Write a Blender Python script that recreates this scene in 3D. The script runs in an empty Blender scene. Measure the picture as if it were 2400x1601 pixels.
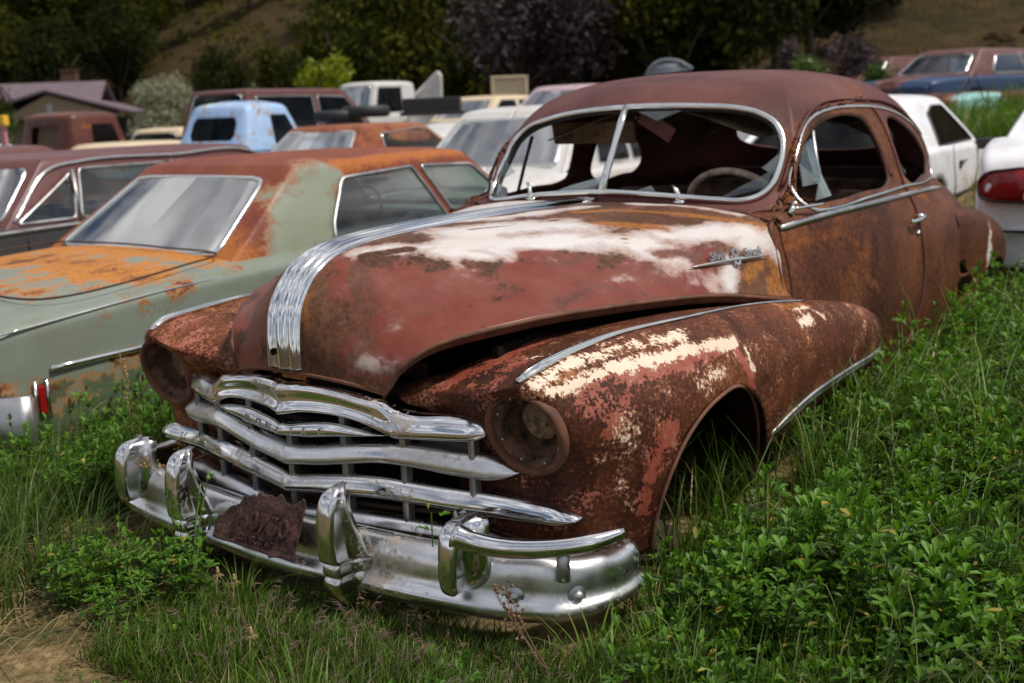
import bpy, bmesh, math, random
import numpy as np
from mathutils import Vector, Matrix, noise as mn
from math import pi, sin, cos, radians as R_
random.seed(7); rng = np.random.default_rng(7)
S = bpy.context.scene
COL = S.collection
# ------------------------------------------------------------------ camera
CAM_POS = (2.797, 2.152, 1.527); YAW, PIT, ROL = R_(215.684), R_(-12.305), R_(-2.117)
fw = Vector((cos(YAW)*cos(PIT), sin(YAW)*cos(PIT), sin(PIT)))
r0 = fw.cross(Vector((0, 0, 1))).normalized(); u0 = r0.cross(fw)
rr = r0*cos(ROL)+u0*sin(ROL); uu = -r0*sin(ROL)+u0*cos(ROL)
cam = bpy.data.cameras.new('camera'); camo = bpy.data.objects.new('camera', cam); COL.objects.link(camo)
camo.matrix_world = Matrix(((rr.x, uu.x, -fw.x, CAM_POS[0]), (rr.y, uu.y, -fw.y, CAM_POS[1]), (rr.z, uu.z, -fw.z, CAM_POS[2]), (0, 0, 0, 1)))
cam.sensor_width = 36; cam.lens = 36*2515.2/2400; cam.clip_end = 3000; cam.clip_start = 0.05
cam.dof.use_dof = True; cam.dof.focus_distance = 2.55; cam.dof.aperture_fstop = 3.4
S.camera = camo
# ------------------------------------------------------------------ sky, sun, exposure
SUN_AZ, SUN_EL = R_(112), R_(60)      # direction towards the sun
w = bpy.data.worlds.new('World'); S.world = w; w.use_nodes = True
nt = w.node_tree; nt.nodes.clear()
out = nt.nodes.new('ShaderNodeOutputWorld'); bg = nt.nodes.new('ShaderNodeBackground')
sky = nt.nodes.new('ShaderNodeTexSky'); sky.sky_type = 'NISHITA'; sky.sun_disc = False
sky.sun_elevation = SUN_EL; sky.sun_rotation = pi/2-SUN_AZ; sky.air_density = 1.2; sky.dust_density = 1.5
tc = nt.nodes.new('ShaderNodeTexCoord'); mp = nt.nodes.new('ShaderNodeMapping'); mp.inputs['Scale'].default_value = (1, 1, 2.2)
nz = nt.nodes.new('ShaderNodeTexNoise'); nz.inputs['Scale'].default_value = 3.0; nz.inputs['Detail'].default_value = 8; nz.inputs['Roughness'].default_value = .58; nz.inputs['Distortion'].default_value = .5
rp = nt.nodes.new('ShaderNodeValToRGB'); rp.color_ramp.elements[0].position = .40; rp.color_ramp.elements[1].position = .56
cl = nt.nodes.new('ShaderNodeValToRGB'); cl.color_ramp.elements[0].position = .30; cl.color_ramp.elements[0].color = (3.2, 3.5, 4.3, 1)
cl.color_ramp.elements[1].position = .72; cl.color_ramp.elements[1].color = (23, 22.8, 23, 1)
nz2 = nt.nodes.new('ShaderNodeTexNoise'); nz2.inputs['Scale'].default_value = 5.5; nz2.inputs['Detail'].default_value = 6
mx = nt.nodes.new('ShaderNodeMixRGB')
L = nt.links.new
L(tc.outputs['Generated'], mp.inputs[0]); L(mp.outputs[0], nz.inputs[0]); L(mp.outputs[0], nz2.inputs[0])
L(nz.outputs[0], rp.inputs[0]); L(nz2.outputs[0], cl.inputs[0]); L(rp.outputs[0], mx.inputs[0])
L(sky.outputs[0], mx.inputs[1]); L(cl.outputs[0], mx.inputs[2]); L(mx.outputs[0], bg.inputs[0]); L(bg.outputs[0], out.inputs[0])
bg.inputs[1].default_value = 0.058
sl = bpy.data.lights.new('sun', 'SUN'); sl.energy = 3.7; sl.angle = R_(5); sl.color = (1, .95, .87)
so = bpy.data.objects.new('sun', sl); COL.objects.link(so)
sd = Vector((cos(SUN_EL)*cos(SUN_AZ), cos(SUN_EL)*sin(SUN_AZ), sin(SUN_EL)))
so.rotation_euler = sd.to_track_quat('Z', 'Y').to_euler(); so.location = (0, 0, 30)
S.view_settings.view_transform = 'Standard'; S.view_settings.look = 'None'; S.view_settings.exposure = 0.08; S.view_settings.gamma = 1
GZ = 0.27     # ground level
# ------------------------------------------------------------------ node helper
class N:
    def __init__(s, name):
        s.m = bpy.data.materials.new(name); s.m.use_nodes = True; s.t = s.m.node_tree
        s.b = s.t.nodes['Principled BSDF']; s.o = s.t.nodes['Material Output']
        s.tc = s.t.nodes.new('ShaderNodeTexCoord'); s.P = s.tc.outputs['Object']
    def put(s, sock, v):
        if hasattr(v, 'is_output') or isinstance(v, bpy.types.NodeSocket): s.t.links.new(v, sock)
        elif isinstance(v, (tuple, list)) and len(v) == 3 and sock.type == 'RGBA': sock.default_value = (*v, 1)
        else: sock.default_value = v
    def set(s, **k):
        for n, v in k.items(): s.put(s.b.inputs[n.replace('_', ' ')], v)
        return s
    def map(s, sc=(1, 1, 1), loc=(0, 0, 0), v=None):
        n = s.t.nodes.new('ShaderNodeMapping'); s.put(n.inputs[0], v or s.P); n.inputs['Scale'].default_value = sc; n.inputs['Location'].default_value = loc
        return n.outputs[0]
    def noise(s, sc, det=6, ro=.55, dis=0, v=None, col=False):
        n = s.t.nodes.new('ShaderNodeTexNoise'); s.put(n.inputs['Vector'], v or s.P)
        n.inputs['Scale'].default_value = sc; n.inputs['Detail'].default_value = det; n.inputs['Roughness'].default_value = ro; n.inputs['Distortion'].default_value = dis
        return n.outputs[1 if col else 0]
    def vor(s, sc, v=None, feat='F1', o=0, rnd=1):
        n = s.t.nodes.new('ShaderNodeTexVoronoi'); n.feature = feat; s.put(n.inputs['Vector'], v or s.P); n.inputs['Scale'].default_value = sc; n.inputs['Randomness'].default_value = rnd
        return n.outputs[o]
    def ramp(s, f, *st):
        n = s.t.nodes.new('ShaderNodeValToRGB'); s.put(n.inputs[0], f); e = n.color_ramp.elements
        while len(e) < len(st): e.new(.5)
        for i, (p, c) in enumerate(st):
            e[i].position = p; e[i].color = (c, c, c, 1) if isinstance(c, (int, float)) else (*c, 1)
        return n.outputs[0]
    def mix(s, f, a, b, mode='MIX'):
        n = s.t.nodes.new('ShaderNodeMixRGB'); n.blend_type = mode; s.put(n.inputs[0], f); s.put(n.inputs[1], a); s.put(n.inputs[2], b); return n.outputs[0]
    def math(s, op, a, b=0., c=None, clamp=False):
        n = s.t.nodes.new('ShaderNodeMath'); n.operation = op; n.use_clamp = clamp; s.put(n.inputs[0], a); s.put(n.inputs[1], b)
        if c is not None: s.put(n.inputs[2], c)
        return n.outputs[0]
    def attr(s, name, comp=None):
        n = s.t.nodes.new('ShaderNodeAttribute'); n.attribute_name = name
        if comp is None: return n.outputs['Fac']
        q = s.t.nodes.new('ShaderNodeSeparateColor'); s.t.links.new(n.outputs['Color'], q.inputs[0]); return q.outputs[comp]
    def xyz(s, comp):
        q = s.t.nodes.new('ShaderNodeSeparateXYZ'); s.t.links.new(s.P, q.inputs[0]); return q.outputs[comp]
    def bump(s, h, st=.3, d=.01):
        n = s.t.nodes.new('ShaderNodeBump'); n.inputs['Strength'].default_value = st; n.inputs['Distance'].default_value = d; s.put(n.inputs['Height'], h); s.put(s.b.inputs['Normal'], n.outputs[0]); return s
def simple(name, c, ro=.6, me=0., bump=0, sc=30, var=.25, spec=.5):
    n = N(name); k = n.noise(sc, 5); c2 = tuple(max(0, x*(1-var)) for x in c); c3 = tuple(min(1, x*(1+var)) for x in c)
    n.set(Base_Color=n.ramp(k, (.3, c2), (.7, c3)), Roughness=ro, Metallic=me, Specular_IOR_Level=spec)
    if bump: n.bump(n.noise(sc*3, 6), bump, .004)
    return n.m
# ------------------------------------------------------------------ geometry helpers
def crs(P, n, closed=False):
    """n points along a centripetal-ish Catmull-Rom spline through P (chord parametrised)"""
    P = np.asarray(P, float)
    if closed: P = np.vstack([P, P[:1]])
    d = np.sqrt(((P[1:]-P[:-1])**2).sum(1)).clip(1e-6); t = np.concatenate([[0], np.cumsum(d)])
    m = np.zeros_like(P); dl = (P[1:]-P[:-1])/d[:, None]
    m[1:-1] = (dl[:-1]*d[1:, None]+dl[1:]*d[:-1, None])/(d[1:]+d[:-1])[:, None]
    m[0] = dl[0]; m[-1] = dl[-1]
    if closed: m[0] = m[-1] = (dl[-1]*d[0]+dl[0]*d[-1])/(d[0]+d[-1])
    q = np.linspace(0, t[-1], n+1 if closed else n)
    if closed: q = q[:-1]
    i = np.clip(np.searchsorted(t, q, side='right')-1, 0, len(d)-1); h = d[i]; s = ((q-t[i])/h)[:, None]; h = h[:, None]
    return (2*s**3-3*s**2+1)*P[i]+(s**3-2*s**2+s)*h*m[i]+(-2*s**3+3*s**2)*P[i+1]+(s**3-s**2)*h*m[i+1]
def crs_u(P, n):
    """same but uniform parameter: sample k falls at the same fraction of knots for every curve"""
    P = np.asarray(P, float); K = len(P); m = np.zeros_like(P); m[1:-1] = (P[2:]-P[:-2])/2; m[0] = P[1]-P[0]; m[-1] = P[-1]-P[-2]
    q = np.linspace(0, K-1, n); i = np.clip(q.astype(int), 0, K-2); s = (q-i)[:, None]
    return (2*s**3-3*s**2+1)*P[i]+(s**3-2*s**2+s)*m[i]+(-2*s**3+3*s**2)*P[i+1]+(s**3-s**2)*m[i+1]
def net(rows, nv, nu):
    """rows: list of control rows with equal counts -> grid [nv][nu] of points"""
    A = np.array([crs_u(r, nu) for r in rows]); return np.stack([crs_u(A[:, j], nv) for j in range(nu)], 1)
class MB:
    def __init__(s): s.v = []; s.f = []; s.n = 0
    def add(s, V, F):
        V = np.asarray(V, float).reshape(-1, 3); s.v.append(V); s.f += [tuple(f) for f in (np.asarray(F)+s.n).tolist()] if isinstance(F, np.ndarray) else [tuple(i+s.n for i in f) for f in F]; s.n += len(V); return s
    def grid(s, G, cu=False, cv=False, flip=False):
        a, b = G.shape[:2]; F = []
        for i in range(a if cv else a-1):
            for j in range(b if cu else b-1):
                q = (i*b+j, i*b+(j+1) % b, ((i+1) % a)*b+(j+1) % b, ((i+1) % a)*b+j); F.append(q[::-1] if flip else q)
        return s.add(G.reshape(-1, 3), F)
    def box(s, c, d, rot=None):
        x, y, z = np.array(d)/2; V = np.array([(i*x, j*y, k*z) for i in (-1, 1) for j in (-1, 1) for k in (-1, 1)])
        if rot is not None: V = V@np.array(rot.to_matrix() if hasattr(rot, 'to_matrix') else rot).T
        return s.add(V+np.array(c), [(0, 1, 3, 2), (4, 6, 7, 5), (0, 4, 5, 1), (2, 3, 7, 6), (0, 2, 6, 4), (1, 5, 7, 3)])
    def tube(s, P, r, k=8, closed=False, cap=True, sx=1, up=None, prof=None):
        """sweep; r scalar or per point; prof: list of (a,b) unit profile, a along side, b along up"""
        P = np.asarray(P, float); n = len(P); T = np.gradient(P, axis=0) if not closed else np.roll(P, -1, 0)-np.roll(P, 1, 0)
        T /= np.linalg.norm(T, axis=1)[:, None].clip(1e-9); r = np.broadcast_to(np.asarray(r, float), (n,))
        if up is None:
            U = np.zeros_like(P); u = np.array([0, 0, 1.]) if abs(T[0][2]) < .9 else np.array([1., 0, 0])
            for i in range(n): u = u-T[i]*(u@T[i]); u /= np.linalg.norm(u); U[i] = u
        else:
            U = np.broadcast_to(np.asarray(up, float), P.shape).copy(); U -= T*(U*T).sum(1)[:, None]; U /= np.linalg.norm(U, axis=1)[:, None]
        B = np.cross(T, U)
        if prof is None: prof = [(cos(2*pi*j/k)*sx, sin(2*pi*j/k)) for j in range(k)]
        pr_ = np.array(prof); G = P[:, None]+r[:, None, None]*(B[:, None]*pr_[None, :, 0, None]+U[:, None]*pr_[None, :, 1, None])
        o = s.n; s.grid(G, cu=True, cv=closed); k = len(prof)
        if cap and not closed: s.f += [tuple(o+j for j in range(k))[::-1], tuple(o+(n-1)*k+j for j in range(k))]
        return s
    def lathe(s, prof, k=32, M=None, a0=0, a1=2*pi):
        full = abs(a1-a0-2*pi) < 1e-6; aa = np.linspace(a0, a1, k, endpoint=not full)
        G = np.array([[(r*cos(a), r*sin(a), z) for a in aa] for r, z in prof])
        if M is not None: G = G@np.array(M.to_3x3()).T+np.array(M.translation)
        return s.grid(G, cu=full)
    def disc(s, M, r, k=24, z=0):
        V = np.array([(r*cos(2*pi*i/k), r*sin(2*pi*i/k), z) for i in range(k)])
        V = V@np.array(M.to_3x3()).T+np.array(M.translation); return s.add(V, [tuple(range(k))])
    def V(s): return np.vstack(s.v) if s.v else np.zeros((0, 3))
    def mir(s):
        V = s.V()*np.array([1, -1, 1]); n = s.n; F = list(s.f); s.v.append(V); s.f += [tuple(i+n for i in f[::-1]) for f in F]; s.n *= 2; return s
    def build(s, name, mat, parent=None, smooth=True, sol=0, off=-1, weld=False, sub=0, bev=0, loc=None, sharp=None, attrs=None):
        me = bpy.data.meshes.new(name); V = s.V()
        me.from_pydata(V.tolist(), [], s.f)
        if attrs:
            for an, arr in attrs.items():
                at = me.attributes.new(an, 'FLOAT_COLOR', 'POINT'); a4 = np.ones((len(V), 4), np.float32); a4[:, :3] = arr; at.data.foreach_set('color', a4.ravel())
        if weld:
            bm = bmesh.new(); bm.from_mesh(me); bmesh.ops.remove_doubles(bm, verts=bm.verts, dist=1e-4 if weld is True else weld); bm.to_mesh(me); bm.free()
        me.update(); me.materials.append(mat)
        if smooth:
            me.polygons.foreach_set('use_smooth', [True]*len(me.polygons))
            if sharp: 
                try: me.set_sharp_from_angle(angle=R_(sharp))
                except Exception: pass
        o = bpy.data.objects.new(name, me); COL.objects.link(o)
        if parent is not None: o.parent = parent
        if loc is not None: o.location = loc
        if sol: q = o.modifiers.new('s', 'SOLIDIFY'); q.thickness = sol; q.offset = off; q.use_even_offset = False
        if bev: q = o.modifiers.new('b', 'BEVEL'); q.width = bev; q.segments = 2; q.limit_method = 'ANGLE'; q.angle_limit = R_(40); q.harden_normals = False
        if sub: q = o.modifiers.new('u', 'SUBSURF'); q.levels = sub; q.render_levels = sub
        return o
def tag(o, label=None, cat=None, group=None, kind=None):
    if label: o['label'] = label
    if cat: o['category'] = cat
    if group: o['group'] = group
    if kind: o['kind'] = kind
    return o
def empty(name, loc=(0, 0, 0), rz=0, label=None, cat=None, group=None):
    o = bpy.data.objects.new(name, None); COL.objects.link(o); o.location = loc; o.rotation_euler = (0, 0, rz); o.empty_display_size = .2
    return tag(o, label, cat, group)
def inpoly(P, Q):
    """P (n,2) points, Q (m,2) polygon -> bool"""
    x, y = P[:, 0], P[:, 1]; ins = np.zeros(len(P), bool); m = len(Q)
    for i in range(m):
        x1, y1 = Q[i]; x2, y2 = Q[(i+1) % m]
        c = ((y1 > y) != (y2 > y)); ins ^= c & (x < (x2-x1)*(y-y1)/((y2-y1) if y2 != y1 else 1e-12)+x1)
    return ins
def nearest(P, Q, closed=True):
    """nearest point on polyline Q for each of P (2D or 3D)"""
    A = Q; B = np.roll(Q, -1, 0)
    if not closed: A = Q[:-1]; B = Q[1:]
    d = B-A; L2 = (d*d).sum(1).clip(1e-12); best = np.full(len(P), 1e9); out_ = P.copy()
    for i in range(len(A)):
        t = np.clip(((P-A[i])@d[i])/L2[i], 0, 1); q = A[i]+t[:, None]*d[i]; e = ((P-q)**2).sum(1); k = e < best; best[k] = e[k]; out_[k] = q[k]
    return out_, np.sqrt(best)
def split(V, F, ax, poly, sel=None, inset=0.):
    """split quads of (V,F) by polygon in plane axes ax; returns (V_in,F_in),(V_out,F_out), boundary snapped onto the polygon"""
    V = np.asarray(V, float); F = np.asarray(F, int).reshape(-1, 4); C = V[F].mean(1)
    ins = inpoly(C[:, ax], poly)
    if sel is not None: ins &= sel(C)
    p = V[F]; nf = np.cross(p[:, 2]-p[:, 0], p[:, 3]-p[:, 1]); VN = np.zeros_like(V)
    for k in range(4): np.add.at(VN, F[:, k], nf)
    VN /= np.linalg.norm(VN, axis=1)[:, None].clip(1e-12)
    bd = np.intersect1d(F[ins].ravel(), F[~ins].ravel()); res = []
    for want in (True, False):
        W = V.copy()
        if len(bd):
            p2 = V[bd][:, ax]; q, _ = nearest(p2, poly)
            if want and inset:
                c = poly.mean(0); dd = c-q; q = q+dd/np.linalg.norm(dd, axis=1)[:, None]*inset
            d2 = q-p2; n = VN[bd]; ox = 3-ax[0]-ax[1]; no = n[:, ox]; no = np.where(np.abs(no) < .2, np.sign(no+1e-9)*.2, no)
            W[bd, ax[0]] = q[:, 0]; W[bd, ax[1]] = q[:, 1]; W[bd, ox] = V[bd, ox]-(n[:, ax[0]]*d2[:, 0]+n[:, ax[1]]*d2[:, 1])/no
        G = F[ins == want]; us, inv = np.unique(G, return_inverse=True); res.append((W[us], inv.reshape(-1, 4)))
    return res
def mb(VF): return MB().add(*VF)
def blobs(V, specs, nch=3):
    """paint masks: specs (channel, polyline pts, radius, strength) -> (n,nch); value 1 at the core, .5 at the radius, 0 at twice"""
    A = np.zeros((len(V), nch))
    for ch, P, r, st in specs:
        P = np.atleast_2d(np.array(P, float)); _, d = nearest(V, P, closed=False) if len(P) > 1 else (0, np.linalg.norm(V-P[0], axis=1))
        v = np.clip(1-.5*d/r, 0, 1)*abs(st)
        if st > 0: A[:, ch] = np.maximum(A[:, ch], v)
        else: A[:, ch] = np.minimum(A[:, ch], 1-v)
    return A
# ================================================================== the rusty coupe: surfaces
HOOD = [ # rows: station from the lower front edge up over the nose and back to the cowl; columns: centre line -> side edge
 [(.853,0,.850),(.850,.07,.850),(.835,.15,.842),(.812,.22,.828),(.782,.285,.806)],
 [(.846,0,.95),(.838,.08,.945),(.812,.17,.925),(.792,.26,.890),(.785,.325,.852)],
 [(.818,0,1.04),(.806,.09,1.03),(.765,.19,.995),(.745,.29,.942),(.778,.362,.896)],
 [(.740,0,1.118),(.725,.10,1.106),(.680,.22,1.06),(.665,.34,.985),(.715,.42,.942)],
 [(.600,0,1.160),(.580,.12,1.148),(.530,.27,1.098),(.530,.41,1.015),(.570,.52,.970)],
 [(.300,0,1.175),(.280,.15,1.166),(.260,.34,1.122),(.270,.50,1.045),(.310,.62,.977)],
 [(-.230,0,1.174),(-.230,.19,1.166),(-.230,.43,1.128),(-.240,.63,1.045),(-.250,.735,.935)],
 [(-.795,0,1.157),(-.795,.22,1.158),(-.795,.50,1.142),(-.800,.715,1.075),(-.807,.79,.833)]]
FEND = [ # rows k: inner edge -> crest -> outer -> bottom ; columns: stations grille side -> front -> back to the tip
 [(.66,.25,.80),(.64,.29,.815),(.62,.35,.83),(.56,.43,.865),(.36,.51,.90),(.05,.62,.90),(-.30,.69,.87),(-.80,.75,.80),(-1.2,.80,.71),(-1.42,.83,.63),(-1.50,.84,.58)],
 [(.725,.285,.785),(.72,.36,.81),(.705,.45,.835),(.62,.50,.872),(.40,.565,.905),(.05,.67,.912),(-.30,.73,.885),(-.80,.785,.82),(-1.2,.82,.74),(-1.44,.85,.655),(-1.51,.845,.58)],
 [(.730,.32,.768),(.745,.46,.80),(.765,.61,.850),(.66,.64,.892),(.40,.685,.915),(.05,.745,.915),(-.30,.785,.885),(-.80,.83,.83),(-1.2,.86,.755),(-1.44,.87,.665),(-1.52,.85,.58)],
 [(.700,.37,.745),(.735,.54,.785),(.775,.70,.868),(.68,.725,.898),(.40,.755,.912),(.05,.80,.905),(-.30,.84,.873),(-.80,.88,.818),(-1.2,.905,.74),(-1.45,.895,.655),(-1.53,.855,.57)],
 [(.690,.44,.69),(.715,.57,.74),(.750,.758,.822),(.66,.79,.853),(.40,.835,.872),(.05,.875,.857),(-.30,.905,.82),(-.80,.93,.76),(-1.2,.94,.69),(-1.46,.91,.62),(-1.54,.857,.56)],
 [(.680,.44,.64),(.700,.57,.66),(.715,.782,.72),(.61,.85,.757),(.40,.905,.77),(.05,.935,.76),(-.30,.95,.73),(-.80,.955,.68),(-1.2,.955,.635),(-1.47,.915,.59),(-1.55,.858,.55)],
 [(.675,.44,.56),(.690,.56,.56),(.665,.775,.60),(.56,.865,.63),(.40,.92,.65),(.05,.945,.64),(-.30,.955,.62),(-.80,.957,.60),(-1.2,.955,.58),(-1.47,.915,.56),(-1.55,.858,.54)],
 [(.665,.44,.47),(.680,.56,.47),(.65,.775,.48),(.55,.86,.51),(.40,.915,.53),(.05,.935,.53),(-.30,.945,.54),(-.80,.95,.555),(-1.2,.95,.55),(-1.47,.91,.54),(-1.55,.857,.53)],
 [(.650,.44,.35),(.665,.56,.35),(.63,.77,.35),(.51,.86,.36),(.36,.90,.39),(.05,.92,.42),(-.30,.93,.47),(-.80,.94,.515),(-1.2,.945,.52),(-1.47,.905,.52),(-1.55,.855,.52)]]
BODY = [ # rows: levels; columns: front centre -> windshield corner -> door -> quarter -> tail centre
 (.36,[(-.70,0),(-.70,.40),(-.70,.70),(-.74,.81),(-1.4,.86),(-2.0,.86),(-2.6,.84),(-3.4,.78),(-4.0,.5),(-4.1,0)]),
 (.60,[(-.74,0),(-.74,.40),(-.74,.74),(-.76,.815),(-1.4,.885),(-2.0,.895),(-2.72,.90),(-3.5,.78),(-4.1,.5),(-4.2,0)]),
 (.85,[(-.78,0),(-.78,.38),(-.78,.73),(-.79,.785),(-1.4,.87),(-2.0,.885),(-2.74,.905),(-3.4,.77),(-4.05,.45),(-4.15,0)]),
 (1.0,[(-.79,0),(-.79,.36),(-.79,.70),(-.80,.755),(-1.4,.85),(-2.0,.86),(-2.72,.85),(-3.35,.69),(-3.85,.42),(-3.95,0)]),
 (1.10,[(-.785,0),(-.79,.34),(-.81,.655),(-.84,.73),(-1.4,.825),(-2.0,.835),(-2.65,.785),(-3.2,.62),(-3.65,.38),(-3.75,0)]),
 (1.16,[(-.795,0),(-.835,.33),(-1.00,.655),(-1.07,.715),(-1.45,.79),(-2.0,.81),(-2.62,.77),(-3.1,.60),(-3.5,.36),(-3.6,0)]),
 (1.25,[(-.855,0),(-.90,.33),(-1.06,.635),(-1.13,.69),(-1.5,.76),(-2.05,.78),(-2.6,.75),(-3.02,.60),(-3.3,.36),(-3.4,0)]),
 (1.38,[(-.95,0),(-1.0,.32),(-1.14,.60),(-1.22,.66),(-1.6,.715),(-2.1,.73),(-2.6,.695),(-2.93,.56),(-3.12,.34),(-3.18,0)]),
 (1.50,[(-1.045,0),(-1.10,.30),(-1.24,.55),(-1.32,.60),(-1.65,.65),(-2.1,.665),(-2.5,.62),(-2.78,.50),(-2.93,.31),(-3.0,0)]),
 (1.58,[(-1.20,0),(-1.25,.27),(-1.38,.48),(-1.46,.52),(-1.75,.575),(-2.1,.58),(-2.38,.525),(-2.58,.415),(-2.74,.25),(-2.8,0)]),
 (1.625,[(-1.42,0),(-1.45,.21),(-1.55,.37),(-1.62,.40),(-1.85,.44),(-2.08,.435),(-2.27,.385),(-2.40,.305),(-2.48,.18),(-2.52,0)]),
 (1.65,[(-1.70,0),(-1.72,.12),(-1.78,.21),(-1.85,.235),(-1.97,.25),(-2.08,.245),(-2.18,.215),(-2.25,.16),(-2.3,.09),(-2.32,0)]),
 (1.656,[(-1.98,0),(-1.98,.01),(-1.98,.02),(-1.99,.02),(-1.995,.02),(-2.0,.02),(-2.005,.02),(-2.01,.02),(-2.01,.01),(-2.01,0)])]
BODYR = [[(x, y, z) for x, y in row] for z, row in BODY]
RFEN = [ # rear fender: rows k inner/top -> outer -> bottom; columns: front seam -> rear
 [(-2.70,.80,.955),(-2.85,.78,.955),(-3.1,.72,.93),(-3.5,.66,.87),(-3.9,.58,.78),(-4.15,.52,.66)],
 [(-2.69,.86,.955),(-2.85,.87,.957),(-3.1,.87,.93),(-3.5,.82,.855),(-3.9,.70,.76),(-4.18,.58,.64)],
 [(-2.67,.885,.93),(-2.85,.925,.925),(-3.1,.945,.89),(-3.5,.92,.81),(-3.9,.80,.71),(-4.2,.62,.60)],
 [(-2.62,.89,.85),(-2.82,.945,.83),(-3.1,.975,.80),(-3.5,.96,.735),(-3.9,.85,.65),(-4.22,.64,.55)],
 [(-2.58,.885,.72),(-2.8,.945,.70),(-3.1,.975,.68),(-3.5,.965,.64),(-3.9,.86,.58),(-4.2,.64,.50)],
 [(-2.56,.88,.58),(-2.8,.935,.57),(-3.1,.96,.56),(-3.5,.95,.54),(-3.9,.85,.50),(-4.18,.63,.44)],
 [(-2.56,.865,.44),(-2.8,.915,.44),(-3.1,.94,.44),(-3.5,.93,.43),(-3.9,.83,.41),(-4.15,.62,.38)]]
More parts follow.
